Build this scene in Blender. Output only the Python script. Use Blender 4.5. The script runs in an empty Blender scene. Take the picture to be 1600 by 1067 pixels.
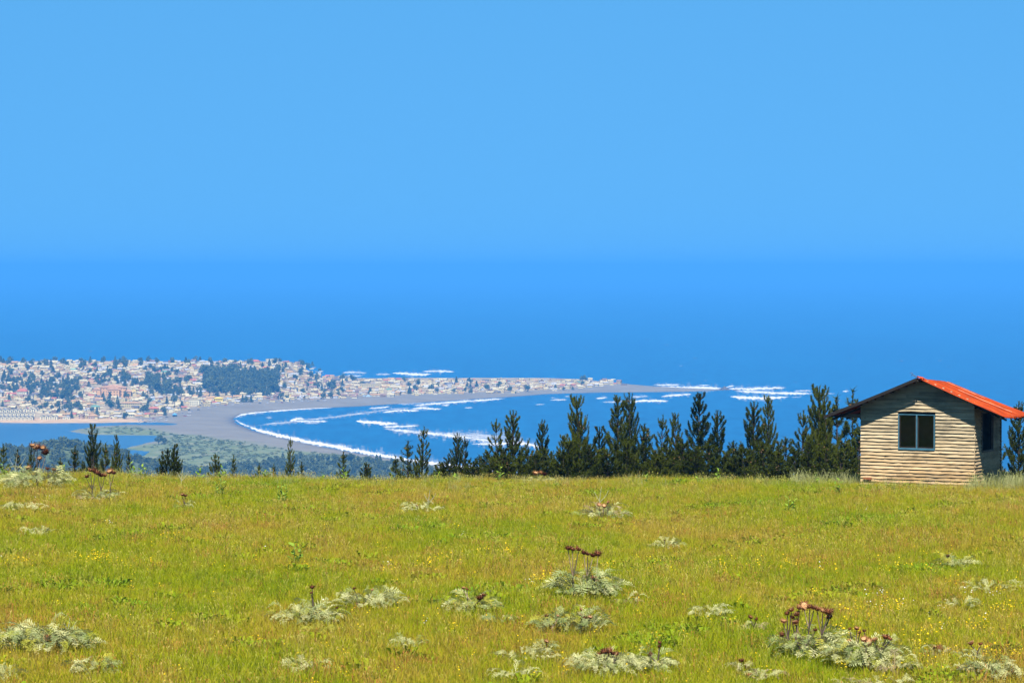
import bpy, math, random
import numpy as np
from mathutils import Vector, Matrix

R = math.radians
random.seed(7)
rng = np.random.default_rng(7)
sc = bpy.context.scene
COL = sc.collection

# ------------------------------------------------------------------ camera
CAMZ = 200.0
FPX = 100.0 / 36.0 * 1600.0          # focal length in pixels of the 1600 px frame
HORIZON = 420.0
PITCH = math.atan((533.5 - HORIZON) / FPX)
cam_d = bpy.data.cameras.new('camera')
cam_d.lens = 100.0
cam_d.sensor_width = 36.0
cam_d.clip_start = 1.0
cam_d.clip_end = 400000.0
cam = bpy.data.objects.new('camera', cam_d)
COL.objects.link(cam)
cam.location = (0, 0, CAMZ)
cam.rotation_euler = (math.pi / 2 - PITCH, 0, 0)
sc.camera = cam

# ------------------------------------------------------------------ world, sun, exposure
SUN_EL = R(57)
SUN_DIR = Vector((-0.054 * math.cos(SUN_EL), -0.9985 * math.cos(SUN_EL), math.sin(SUN_EL))).normalized()
world = bpy.data.worlds.new('World')
sc.world = world
world.use_nodes = True
wn, wl = world.node_tree.nodes, world.node_tree.links
for n in list(wn):
    wn.remove(n)
sky = wn.new('ShaderNodeTexSky')
sky.sky_type = 'NISHITA'
sky.sun_disc = False
sky.sun_elevation = SUN_EL
sky.sun_rotation = math.pi + 0.054
sky.altitude = 200
sky.air_density = 1.0
sky.dust_density = 0.0
sky.ozone_density = 6.0
hsv = wn.new('ShaderNodeHueSaturation')
hsv.inputs['Saturation'].default_value = 1.22
hsv.inputs['Hue'].default_value = 0.487
hsv.inputs['Value'].default_value = 0.565
bg = wn.new('ShaderNodeBackground')
bg.inputs['Strength'].default_value = 0.1
wout = wn.new('ShaderNodeOutputWorld')
# clear-air sky: the low sky keeps the blue it has higher up
wtc = wn.new('ShaderNodeTexCoord')
wma = wn.new('ShaderNodeVectorMath')
wma.operation = 'MULTIPLY_ADD'
wma.inputs[1].default_value = (1, 1, .3)
wma.inputs[2].default_value = (0, 0, .3)
wl.new(wtc.outputs['Generated'], wma.inputs[0])
wnm = wn.new('ShaderNodeVectorMath')
wnm.operation = 'NORMALIZE'
wl.new(wma.outputs[0], wnm.inputs[0])
wl.new(wnm.outputs[0], sky.inputs['Vector'])
wl.new(sky.outputs['Color'], hsv.inputs['Color'])
wl.new(hsv.outputs['Color'], bg.inputs['Color'])
wl.new(bg.outputs['Background'], wout.inputs['Surface'])

sun_d = bpy.data.lights.new('sun', 'SUN')
sun_d.energy = 5.0
sun_d.angle = R(0.5)
sun_d.color = (1.0, 0.95, 0.87)
sun = bpy.data.objects.new('sun', sun_d)
COL.objects.link(sun)
sun.rotation_euler = SUN_DIR.to_track_quat('Z', 'Y').to_euler()
sun.location = (0, -50, 260)

vs = sc.view_settings
vs.view_transform = 'Standard'
vs.look = 'None'
vs.exposure = 1.8
vs.gamma = 1.0
vs.use_curve_mapping = False
sc.render.engine = 'CYCLES'
cy = sc.cycles
cy.use_denoising = True
cy.denoiser = 'OPENIMAGEDENOISE'
cy.denoising_input_passes = 'RGB_ALBEDO_NORMAL'
cy.max_bounces = 6
cy.diffuse_bounces = 3
cy.glossy_bounces = 2
cy.transmission_bounces = 4
cy.transparent_max_bounces = 12
cy.volume_bounces = 0
cy.use_adaptive_sampling = False
cy.caustics_reflective = False
cy.caustics_refractive = False

# ------------------------------------------------------------------ projection helpers (photo pixel -> point in the place)
CP, SP = math.cos(PITCH), math.sin(PITCH)


def ray(px, py):
    a = (px - 800.0) / FPX
    b = -(py - 533.5) / FPX
    return np.array([a, CP + b * SP, b * CP - SP])


def G(px, py, z=0.0):
    d = ray(px, py)
    t = (z - CAMZ) / d[2]
    return np.array([d[0] * t, d[1] * t])


def ss(a, b, x):
    t = np.clip((np.asarray(x, float) - a) / (b - a), 0, 1)
    return t * t * (3 - 2 * t)


def wob(x, y):
    return (np.sin(x * .013 + 1.3) * np.cos(y * .011 - .4) + .6 * np.sin(x * .031 + y * .023) + .35 * np.sin(x * .071 - y * .057 + 2)) / 1.95


# ------------------------------------------------------------------ materials
def mat(name, build=None):
    m = bpy.data.materials.new(name)
    m.use_nodes = True
    nt = m.node_tree
    for n in list(nt.nodes):
        nt.nodes.remove(n)
    out = nt.nodes.new('ShaderNodeOutputMaterial')
    m['o'] = 0
    return m, nt, out


def N(nt, t, **kw):
    n = nt.nodes.new(t)
    for k, v in kw.items():
        if k.startswith('i_'):
            n.inputs[k[2:].replace('_', ' ')].default_value = v
        else:
            setattr(n, k, v)
    return n


def ramp(nt, fac, stops, interp='LINEAR'):
    r = nt.nodes.new('ShaderNodeValToRGB')
    r.color_ramp.interpolation = interp
    e = r.color_ramp.elements
    while len(e) < len(stops):
        e.new(.5)
    for el, (p, c) in zip(e, stops):
        el.position = p
        el.color = (*c, 1) if len(c) == 3 else c
    nt.links.new(fac, r.inputs['Fac'])
    return r.outputs['Color']


def mixc(nt, fac, a, b, mode='MIX'):
    m = nt.nodes.new('ShaderNodeMix')
    m.data_type = 'RGBA'
    m.blend_type = mode
    for sock, v in ((m.inputs[0], fac), (m.inputs[6], a), (m.inputs[7], b)):
        if hasattr(v, 'links'):
            nt.links.new(v, sock)
        elif isinstance(v, (int, float)):
            sock.default_value = v
        else:
            sock.default_value = (*v, 1)
    return m.outputs[2]


def noise(nt, scale, detail=4, vec=None, rough=.55):
    n = N(nt, 'ShaderNodeTexNoise')
    n.inputs['Scale'].default_value = scale
    n.inputs['Detail'].default_value = detail
    n.inputs['Roughness'].default_value = rough
    if vec is not None:
        nt.links.new(vec, n.inputs['Vector'])
    return n.outputs['Fac']


def pos(nt):
    return nt.nodes.new('ShaderNodeNewGeometry').outputs['Position']


def objco(nt):
    return nt.nodes.new('ShaderNodeTexCoord').outputs['Object']


def mapv(nt, vec, scale):
    m = N(nt, 'ShaderNodeMapping')
    m.inputs['Scale'].default_value = scale
    nt.links.new(vec, m.inputs['Vector'])
    return m.outputs['Vector']


def bump(nt, h, strength, dist):
    b = N(nt, 'ShaderNodeBump')
    b.inputs['Strength'].default_value = strength
    b.inputs['Distance'].default_value = dist
    nt.links.new(h, b.inputs['Height'])
    return b.outputs['Normal']


def principled(nt, out, color, rough=.7, spec=.3, normal=None, metallic=0.0):
    p = N(nt, 'ShaderNodeBsdfPrincipled')
    if hasattr(color, 'links'):
        nt.links.new(color, p.inputs['Base Color'])
    else:
        p.inputs['Base Color'].default_value = (*color, 1)
    p.inputs['Roughness'].default_value = rough
    p.inputs['Specular IOR Level'].default_value = spec
    p.inputs['Metallic'].default_value = metallic
    if normal is not None:
        nt.links.new(normal, p.inputs['Normal'])
    nt.links.new(p.outputs[0], out.inputs['Surface'])
    return p


def plain(name, c, rough=.8, var=.25, scale=3.0, spec=.2):
    """a matt paint or render with uneven tone"""
    m, nt, out = mat(name)
    v = noise(nt, scale, 4, objco(nt))
    d = tuple(x * (1 - var) for x in c)
    l = tuple(min(1, x * (1 + var * .6)) for x in c)
    principled(nt, out, ramp(nt, v, [(.3, d), (.7, l)]), rough, spec)
    return m


def leafy(name, lo, hi, transl=.35, rnd=True, patch=None):
    """thin leaf: diffuse and translucent, tone varied per object and along the place"""
    m, nt, out = mat(name)
    oi = N(nt, 'ShaderNodeObjectInfo')
    v = noise(nt, 2.2, 3, pos(nt))
    a = N(nt, 'ShaderNodeMath', operation='MULTIPLY_ADD')
    nt.links.new(oi.outputs['Random'], a.inputs[0])
    a.inputs[1].default_value = .45
    nt.links.new(v, a.inputs[2])
    c = ramp(nt, a.outputs[0], [(.35, lo), (.95, hi)])
    d = N(nt, 'ShaderNodeBsdfDiffuse')
    t = N(nt, 'ShaderNodeBsdfTranslucent')
    mx = N(nt, 'ShaderNodeMixShader')
    mx.inputs[0].default_value = transl
    nt.links.new(c, d.inputs[0])
    nt.links.new(c, t.inputs[0])
    nt.links.new(d.outputs[0], mx.inputs[1])
    nt.links.new(t.outputs[0], mx.inputs[2])
    nt.links.new(mx.outputs[0], out.inputs['Surface'])
    return m


# ------------------------------------------------------------------ object helpers
def mesh_from(name, V, F, uniform=None):
    me = bpy.data.meshes.new(name)
    if uniform:
        V = np.asarray(V, np.float32).reshape(-1, 3)
        F = np.asarray(F, np.int32).reshape(-1, uniform)
        me.vertices.add(len(V))
        me.vertices.foreach_set('co', V.ravel())
        me.loops.add(F.size)
        me.loops.foreach_set('vertex_index', F.ravel())
        me.polygons.add(len(F))
        me.polygons.foreach_set('loop_start', np.arange(0, F.size, uniform, dtype=np.int32))
        me.polygons.foreach_set('loop_total', np.full(len(F), uniform, np.int32))
        me.update(calc_edges=True)
    else:
        me.from_pydata([tuple(map(float, v)) for v in V], [], [tuple(map(int, f)) for f in F])
        me.update()
    return me


def ob(name, me, m=None, parent=None, loc=None, smooth=False):
    o = bpy.data.objects.new(name, me)
    COL.objects.link(o)
    if m is not None and me is not None and len(me.materials) == 0:
        me.materials.append(m)
    if parent is not None:
        o.parent = parent
    if loc is not None:
        o.location = loc
    if smooth:
        me.polygons.foreach_set('use_smooth', np.ones(len(me.polygons), bool))
    return o


def obm(name, me, m, parent=None, loc=None):
    """object that shares its mesh with others but carries its own material"""
    o = bpy.data.objects.new(name, me)
    COL.objects.link(o)
    if len(me.materials) == 0:
        me.materials.append(m)
    s = o.material_slots[0]
    s.link = 'OBJECT'
    s.material = m
    if parent is not None:
        o.parent = parent
    if loc is not None:
        o.location = loc
    return o


def thing(name, label, cat, loc=(0, 0, 0), rz=0.0, group=None):
    o = bpy.data.objects.new(name, None)
    COL.objects.link(o)
    o.location = loc
    o.rotation_euler = (0, 0, rz)
    o.empty_display_size = .2
    return tag(o, label, cat, group)


def tag(o, label=None, cat=None, group=None, kind=None):
    if label:
        o['label'] = label
    if cat:
        o['category'] = cat
    if group:
        o['group'] = group
    if kind:
        o['kind'] = kind
    return o


class MB:
    def __init__(s):
        s.V, s.F = [], []

    def add(s, V, F):
        n = len(s.V)
        s.V += [tuple(v) for v in V]
        s.F += [tuple(i + n for i in f) for f in F]
        return s

    def box(s, x0, x1, y0, y1, z0, z1):
        return s.add([(x0, y0, z0), (x1, y0, z0), (x1, y1, z0), (x0, y1, z0), (x0, y0, z1), (x1, y0, z1), (x1, y1, z1), (x0, y1, z1)],
                     [(0, 3, 2, 1), (4, 5, 6, 7), (0, 1, 5, 4), (1, 2, 6, 5), (2, 3, 7, 6), (3, 0, 4, 7)])

    def tube(s, P, Rr, n=6):
        P = [Vector(p) for p in P]
        V, F = [], []
        for i, p in enumerate(P):
            d = (P[min(i + 1, len(P) - 1)] - P[max(i - 1, 0)]).normalized()
            u = d.cross(Vector((0.3, .9, .12))).normalized()
            w = d.cross(u)
            for k in range(n):
                a = 2 * math.pi * k / n
                V.append(p + (u * math.cos(a) + w * math.sin(a)) * Rr[i])
        for i in range(len(P) - 1):
            for k in range(n):
                F.append((i * n + k, i * n + (k + 1) % n, (i + 1) * n + (k + 1) % n, (i + 1) * n + k))
        F.append(tuple(range(n - 1, -1, -1)))
        F.append(tuple((len(P) - 1) * n + k for k in range(n)))
        return s.add(V, F)

    def mesh(s, name):
        return mesh_from(name, s.V, s.F)


# ------------------------------------------------------------------ relief of the whole place
# the near hill: fall of the ground (per metre) against distance from the viewer
_Y = np.arange(-200, 1700, .5)
_g = np.interp(_Y, [45, 60, 90, 103, 108, 115, 135, 1000], [0, .012, .022, .035, .09, .13, .16, .16])
_g[_Y < 45] = 0
_z = -np.concatenate([[0], np.cumsum((_g[1:] + _g[:-1]) * .25)])
_z += 191.71 - np.interp(107.3, _Y, _z)
_z += 4.95 * (1 - ss(0, 45, _Y))

LAND_PX = [(540, 586), (560, 591), (640, 592), (720, 591.5), (800, 591), (900, 593), (960, 597), (1000, 602), (1060, 605.5), (1130, 608), (1134, 609.5),
           (1080, 612), (1000, 613), (930, 613.5), (860, 615.5), (800, 620), (720, 625), (640, 630), (560, 635), (480, 638.5), (420, 642), (380, 647.5),
           (366, 654), (370, 662), (400, 674), (450, 685.5), (500, 697), (560, 707.5), (620, 717.5), (700, 729.5), (850, 748)]
LAND = [(-2500, 5180), (-900, 5160), (-500, 5100), (-380, 5180)] + [tuple(G(*p)) for p in LAND_PX] + [(600, 2350), (1500, 2200), (1500, -900), (-2500, -900)]
LAGOON = [tuple(G(*p)) for p in [(-700, 655), (0, 660.5), (60, 661.5), (150, 661), (200, 660), (250, 660), (278, 662.6), (272, 664.5), (200, 664), (150, 666.5), (108, 674),
                                 (140, 679.5), (255, 681), (245, 689), (218, 695.5), (198, 700.5), (204, 703), (243, 706.5), (235, 712), (215, 716), (240, 721), (232, 728), (150, 745), (-700, 760)]]
SCRUB = [tuple(G(*p)) for p in [(118, 673), (150, 668), (215, 669), (262, 677), (300, 681), (335, 690), (400, 697), (440, 706), (530, 713), (650, 724), (760, 745), (700, 790), (-600, 790), (-600, 700), (190, 700), (245, 691), (262, 682), (140, 679)]]
BANK = [tuple(G(*p)) for p in [(-300, 653.5), (0, 656), (60, 656.5), (140, 655), (160, 652), (185, 655), (230, 658), (230, 660.5), (150, 661), (60, 661.5), (0, 661), (-300, 659)]]
TOWN = [tuple(G(*p)) for p in [(-700, 653), (0, 657), (150, 656), (240, 655), (300, 643), (360, 634), (430, 630), (560, 622), (700, 617.5), (860, 612), (960, 606), (1010, 604)]] + \
       [tuple(G(900, 594)), tuple(G(700, 593)), tuple(G(560, 592)), (-400, 5140), (-2500, 5160)]


def sdist(poly, X, Y):
    """signed distance, positive inside"""
    P = np.array(poly)
    Q = np.roll(P, -1, 0)
    d2 = np.full(X.shape, 1e18)
    inside = np.zeros(X.shape, bool)
    for (ax, ay), (bx, by) in zip(P, Q):
        ex, ey = bx - ax, by - ay
        t = np.clip(((X - ax) * ex + (Y - ay) * ey) / (ex * ex + ey * ey + 1e-9), 0, 1)
        d2 = np.minimum(d2, (X - ax - t * ex) ** 2 + (Y - ay - t * ey) ** 2)
        c = ((ay > Y) != (by > Y)) & (X < ex * (Y - ay) / (by - ay + 1e-12) + ax)
        inside ^= c
    return np.where(inside, 1, -1) * np.sqrt(d2)


XS = np.concatenate([np.arange(-1500, -900, 30), np.arange(-900, 560, 8), np.arange(560, 1501, 40)]).astype(float)
YS = np.concatenate([np.arange(-140, -40, 50), np.arange(-40, 200, 6), np.arange(200, 2300, 35), np.arange(2300, 5900, 11)]).astype(float)
GX, GY = np.meshgrid(XS, YS)
SDL = sdist(LAND, GX, GY)
SDW = sdist(LAGOON, GX, GY)
SDS = sdist(SCRUB, GX, GY)
SDT = sdist(TOWN, GX, GY)
SDB = sdist(BANK, GX, GY)


def near_z(x, y):
    z = np.interp(y, _Y, _z)
    tilt = -0.0085 * (np.asarray(x) - 13.0) * ss(20, 60, y)
    und = .07 * np.sin(np.asarray(x) * .31 + np.asarray(y) * .12) * ss(45, 60, y) + .05 * np.sin(np.asarray(x) * .83 + 1 + np.asarray(y) * .37) * ss(45, 60, y)
    return z + tilt * (1 - ss(200, 400, y)) + und * (1 - ss(118, 130, y))


HILLZ = np.maximum(near_z(GX, GY), 0)
coast = 3.2 * ss(0, 70, SDL) - 3.2 * ss(0, 45, -SDL)
# the hill the town climbs, ending in a bluff over the open sea
hx = 1 - ss(-385, -300, GX)
hill = 40 * ss(3900, 4780, GY) ** .85 * hx * (1 - ss(4830, 5050, GY))
hill += 5 * ss(-330, -200, GX) * (1 - ss(150, 330, GX)) * ss(4560, 4850, GY) * (1 - ss(5000, 5080, GY))
hill += 7 * np.exp(-((GX + 640) / 60) ** 2 - ((GY - 4130) / 90) ** 2)
# wooded spur in front of the lagoon
wx = np.interp(GX, [G(-300, 700, 20)[0] * 1.0, -470, -430, -394, -372, -345, -320, -295, -270], [32, 33, 35, 41, 37, 30, 21, 8, 0])
spur = wx * np.exp(-((GY - 2480) / 170.0) ** 2)
TZ = coast * ss(900, 1300, GY) + HILLZ + np.where(SDL > 0, hill * ss(0, 120, SDL) + spur, 0)
TZ += np.where((SDL > 30) & (GY > 250), .5 * wob(GX, GY) * ss(30, 90, SDL), 0)
_f = ss(0, 60, -SDW)
TZ = TZ * _f + .34 * (1 - _f) - 1.7 * ss(0, 26, SDW)
TZ = np.where(spur > 4, np.maximum(TZ, coast + spur), TZ)


def bil(A, x, y):
    i = np.clip(np.searchsorted(XS, x) - 1, 0, len(XS) - 2)
    j = np.clip(np.searchsorted(YS, y) - 1, 0, len(YS) - 2)
    u = np.clip((x - XS[i]) / (XS[i + 1] - XS[i]), 0, 1)
    v = np.clip((y - YS[j]) / (YS[j + 1] - YS[j]), 0, 1)
    return A[j, i] * (1 - u) * (1 - v) + A[j, i + 1] * u * (1 - v) + A[j + 1, i] * (1 - u) * v + A[j + 1, i + 1] * u * v


def far_z(x, y):
    return bil(TZ, x, y)


def hit(px, py, near=False):
    """point of the ground under a photo pixel"""
    d = ray(px, py)
    t = np.arange(42, 125, .1) if near else np.arange(2280, 5880, 3.0)
    x, y, z = d[0] * t, d[1] * t, CAMZ + d[2] * t
    g = near_z(x, y) if near else far_z(x, y)
    k = np.argmax(z <= g)
    if not (z <= g).any():
        k = int(np.argmin(z - g))
    return float(x[k]), float(y[k]), float(g[k])


# ------------------------------------------------------------------ ground sheet
m_land, nt, out = mat('coastal_ground')
P = pos(nt)
at = lambda n: N(nt, 'ShaderNodeAttribute', attribute_name=n).outputs['Fac']
sand = ramp(nt, noise(nt, .02, 5, P), [(.3, (.155, .138, .110)), (.7, (.205, .184, .148))])
wet = mixc(nt, at('wet'), sand, (.085, .08, .082))
scr = ramp(nt, noise(nt, .035, 6, P, .7), [(.35, (.085, .115, .042)), (.52, (.14, .165, .065)), (.70, (.25, .225, .145))])
c1 = mixc(nt, at('scrub'), wet, scr)
twn = ramp(nt, noise(nt, .045, 6, P, .65), [(.3, (.14, .125, .065)), (.5, (.33, .25, .14)), (.7, (.47, .37, .23))])
c2 = mixc(nt, at('town'), c1, twn)
bnk = ramp(nt, noise(nt, .06, 3, P), [(.3, (.35, .22, .11)), (.7, (.55, .38, .22))])
c3 = mixc(nt, at('bank'), c2, bnk)
slope = ramp(nt, noise(nt, .01, 6, P), [(.35, (.05, .08, .025)), (.65, (.11, .13, .04))])
c4 = mixc(nt, at('slope'), c3, slope)
principled(nt, out, c4, .95, .1, bump(nt, noise(nt, .12, 5, P), .5, 2.0))

nx, ny = len(XS), len(YS)
idx = np.arange(nx * ny).reshape(ny, nx)
quads = np.stack([idx[:-1, :-1], idx[:-1, 1:], idx[1:, 1:], idx[1:, :-1]], -1).reshape(-1, 4)
ZZ = TZ.copy()
inner = (np.abs(GX) < 100) & (GY < 172) & (GY > -60)
ZZ[inner] -= .6
me = mesh_from('ground', np.stack([GX, GY, ZZ], -1), quads, 4)


def attr(me, name, vals):
    a = me.attributes.new(name, 'FLOAT', 'POINT')
    a.data.foreach_set('value', np.asarray(vals, np.float32).ravel())


jit = 14 * wob(GX * 3, GY * 3)
attr(me, 'wet', 1 - ss(2, 13, SDL))
attr(me, 'scrub', np.maximum(ss(-18, 22, SDS + jit), ss(2, 7, spur)))
attr(me, 'town', ss(-10, 16, SDT + jit * .5))
attr(me, 'bank', ss(-6, 8, SDB + jit * .3))
attr(me, 'slope', np.maximum(1 - ss(1900, 2300, GY), ss(3, 9, spur)))
tag(ob('ground', me, m_land, smooth=True), kind='structure')

# ------------------------------------------------------------------ sea, lagoon
m_sea, nt, out = mat('sea_water')
P = pos(nt)
sw = noise(nt, 1.0, 6, mapv(nt, P, (.0026, .0005, 1)), .65)
rip = noise(nt, 1.0, 3, mapv(nt, P, (.05, .012, 1)), .7)
c = mixc(nt, .5, ramp(nt, sw, [(.3, (.001, .060, .165)), (.7, (.003, .098, .235))]), ramp(nt, rip, [(.35, (.001, .048, .14)), (.65, (.004, .115, .27))]))
p = principled(nt, out, c, .35, .18, bump(nt, rip, .25, .6))
p.inputs['IOR'].default_value = 1.33
S = 130000.0
xs = np.concatenate([-np.geomspace(1500, S, 14)[::-1], np.linspace(-1300, 1300, 9), np.geomspace(1500, S, 14)])
ys = np.concatenate([[1900], np.linspace(2200, 6000, 12), np.geomspace(7000, S, 16)])
gx, gy = np.meshgrid(xs, ys)
ii = np.arange(gx.size).reshape(gx.shape)
sea = ob('sea', mesh_from('sea', np.stack([gx, gy, gx * 0], -1), np.stack([ii[:-1, :-1], ii[:-1, 1:], ii[1:, 1:], ii[1:, :-1]], -1).reshape(-1, 4), 4), m_sea)
tag(sea, kind='structure')

m_lag, nt, out = mat('lagoon_water')
P = pos(nt)
c = ramp(nt, noise(nt, 1.0, 5, mapv(nt, P, (.008, .0025, 1))), [(.3, (.020, .070, .135)), (.7, (.035, .105, .19))])
principled(nt, out, c, .3, .25, bump(nt, noise(nt, .15, 3, P), .2, .4)).inputs['IOR'].default_value = 1.33
xr = -396.0
lg = ob('lagoon', mesh_from('lagoon', [(-1500, 2560, .3), (xr, 2560, .3), (xr, 3760, .3), (-1500, 3760, .3)], [(0, 1, 2, 3)]), m_lag)
tag(lg, kind='structure')

# ------------------------------------------------------------------ surf: strips of broken water a little above the sea
m_foam, nt, out = mat('sea_foam')
P = pos(nt)
cov = N(nt, 'ShaderNodeAttribute', attribute_name='cover').outputs['Fac']
fn = noise(nt, 1.0, 8, mapv(nt, P, (.06, .03, 1)), .82)
ad = N(nt, 'ShaderNodeMath', operation='ADD')
nt.links.new(cov, ad.inputs[0])
nt.links.new(fn, ad.inputs[1])
al = ramp(nt, ad.outputs[0], [(.68, (0, 0, 0)), (.92, (.36, .36, .36)), (1.2, (.95, .95, .95))])
df = N(nt, 'ShaderNodeBsdfDiffuse')
df.inputs[0].default_value = (.64, .65, .66, 1)
tr = N(nt, 'ShaderNodeBsdfTransparent')
mx = N(nt, 'ShaderNodeMixShader')
nt.links.new(al, mx.inputs[0])
nt.links.new(tr.outputs[0], mx.inputs[1])
nt.links.new(df.outputs[0], mx.inputs[2])
nt.links.new(mx.outputs[0], out.inputs['Surface'])


def surf(name, pts, th, cover=.55, hgt=.35, ragged=.35):
    pts = np.array(pts, float)
    seg = np.concatenate([[0], np.cumsum(np.hypot(np.diff(pts[:, 0]), np.diff(pts[:, 1]) * 2))])
    n = max(6, int(seg[-1] / 2.2))
    s = np.linspace(0, seg[-1], n)
    px, py = np.interp(s, seg, pts[:, 0]), np.interp(s, seg, pts[:, 1])
    tt = np.interp(s, seg, np.broadcast_to(np.array(th, float), len(pts)) if np.ndim(th) == 0 else np.array(th, float))
    endf = np.minimum(1, np.minimum(np.arange(n), np.arange(n)[::-1]) / max(2, n * .12)) ** .6
    up = tt * .5 * endf * (1 + ragged * rng.normal(size=n))
    dn = tt * .5 * endf * (1 + ragged * rng.normal(size=n))
    V, C = [], []
    rows = [(-1.25, 0.0), (-.6, .62), (0, 1.0), (.5, .85), (1.1, 0.0)]
    for i in range(n):
        for r, cv in rows:
            q = py[i] + (r * up[i] if r < 0 else r * dn[i])
            w = G(px[i], q)
            V.append((w[0], w[1], (.12 if hgt > .1 else .06) + hgt * max(0, 1 - abs(r)) * endf[i]))
            C.append((cover - .05) * cv * (.75 + .25 * endf[i]))
    k = len(rows)
    F = [(i * k + j, (i + 1) * k + j, (i + 1) * k + j + 1, i * k + j + 1) for i in range(n - 1) for j in range(k - 1)]
    me = mesh_from(name, V, F)
    attr(me, 'cover', C)
    return ob(name, me, m_foam, sea, smooth=True)


for pts, th, cv in [
    ([(368, 651), (368, 656), (375, 661), (400, 671), (440, 681.5), (475, 689), (520, 697), (560, 704.5), (600, 712), (640, 719), (700, 727), (760, 734), (830, 742)], [4, 4, 4.5, 5, 5.5, 6, 6.5, 6.5, 6, 6, 6, 6, 5], .66),
    ([(366, 653), (378, 647.5), (400, 645), (440, 641.5), (480, 638.8), (520, 637)], [3, 3, 2.2, 1.8, 1.4, 1.0], .62),
    ([(400, 665), (425, 662), (450, 660), (480, 656), (520, 652), (560, 646.5), (600, 641), (640, 637)], [2.5, 2.5, 2.5, 2, 2.6, 2.4, 2, 1.4], .46),
    ([(452, 657.5), (466, 653.5), (476, 656)], 4.5, .6), ([(462, 658.6), (490, 658.6), (512, 658.4)], 2.2, .6), ([(475, 661.5), (500, 661)], 1.6, .5),
    ([(414, 652.5), (424, 652.8)], 1.8, .5),
    ([(556, 657.6), (575, 660), (598, 661.5), (622, 662)], [4, 4.6, 4.4, 2.5], .68),
    ([(598, 667), (625, 666.5), (655, 665)], [2.5, 3.4, 2], .6),
    ([(598, 669.5), (620, 672.5), (650, 675.5), (690, 679), (730, 684), (775, 690)], [3, 5, 6, 6, 7, 6], .55),
    ([(690, 677), (730, 680), (780, 683), (815, 686)], [3, 8, 9, 5], .44),
    ([(735, 693.5), (770, 694), (815, 692), (850, 699)], [3, 5, 7, 5], .6),
    ([(597, 644.5), (615, 642.5), (632, 641), (655, 642)], [1.8, 2.6, 3.4, 1.5], .64),
    ([(640, 639.5), (658, 637.5), (675, 639), (690, 639)], [2, 3.6, 2.4, 1.2], .62),
    ([(645, 634), (665, 632), (690, 630), (720, 627.5), (760, 625), (790, 622.5)], [3.4, 3.2, 3, 3, 2.6, 2], .6),
    ([(575, 638.5), (600, 636.5), (608, 635.5)], 1.8, .6), ([(690, 633.5), (702, 633.5)], 2.2, .55), ([(725, 637.2), (738, 637.2)], 1.6, .55),
    ([(620, 631.2), (660, 630.2)], 1.6, .4),
    ([(836, 632.4), (852, 631.6)], 1.4, .55), ([(858, 625), (885, 624.6)], 1.6, .55), ([(860, 621.5), (868, 621.5)], 1.4, .5), ([(882, 619.6), (892, 619.6)], 1.2, .5),
    ([(930, 622.6), (948, 621.4)], 2.2, .6), ([(940, 628.4), (990, 627.4)], 1.6, .46), ([(985, 628.2), (1003, 626.4), (1044, 626.8)], [2, 3.2, 2.6], .66),
    ([(985, 620.6), (1010, 619.4), (1012, 619)], 2, .5), ([(1032, 620), (1042, 618.4), (1080, 616)], [2, 3, 2.6], .64),
    ([(1015, 605), (1060, 605.6), (1100, 606.2), (1128, 606.8)], [2, 4.2, 4.8, 4], .68),
    ([(1090, 602.2), (1110, 602)], 1.4, .6), ([(1134, 605), (1148, 602.6)], 2.4, .62),
    ([(1138, 607.5), (1170, 608), (1200, 606.6), (1228, 606)], [4, 5, 4.6, 2.6], .62),
    ([(1150, 611), (1190, 613), (1230, 614.6), (1270, 615)], [3.5, 4, 3.6, 2.2], .62), ([(1240, 611), (1268, 610.6)], 1.6, .55),
    ([(1140, 619.5), (1165, 621.6), (1195, 622), (1232, 620.4)], [2.4, 4.6, 5, 2], .7), ([(1235, 620.6), (1252, 620.8)], 1.5, .5),
    ([(1280, 615), (1306, 615.2)], 1.2, .5), ([(1316, 611.5), (1326, 611.4)], 2.4, .6),
    ([(1020, 601.4), (1062, 601.4)], 1.8, .6),
    ([(534, 582.5), (552, 581.6), (572, 583)], [1.8, 2.6, 2], .5), ([(540, 587), (566, 587.4)], 1.8, .5), ([(586, 585), (610, 585.2)], 1.6, .55),
    ([(613, 583), (632, 583.6), (645, 585), (660, 585.4), (674, 584.4)], [2.4, 3.2, 3, 4, 2.4], .68), ([(660, 580.6), (690, 580), (710, 581)], [1.4, 3, 1.4], .64),
]:
    th = np.array(th) * 1.3
    surf('breaking_wave', pts, th, cv)
    if np.max(th) > 2:
        surf('foam_trail', [(a + 2, b - .4) for a, b in pts], np.array(th) * 2.2 + 1.0, .37, .02, .5)
for i in range(70):
    px, py = rng.uniform(-40, 1640), 430 + 205 * rng.random() ** .8
    w = rng.uniform(1.5, 5)
    q = G(px, py)
    if sdist(LAND, np.array([q[0]]), np.array([q[1]]))[0] > -80 or (py > 590 and px < 420):
        continue
    surf('whitecap', [(px - w, py), (px, py - .15), (px + w, py + .1)], rng.uniform(.35, .9) * (py - 400) / 150, .42, .5)

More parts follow.
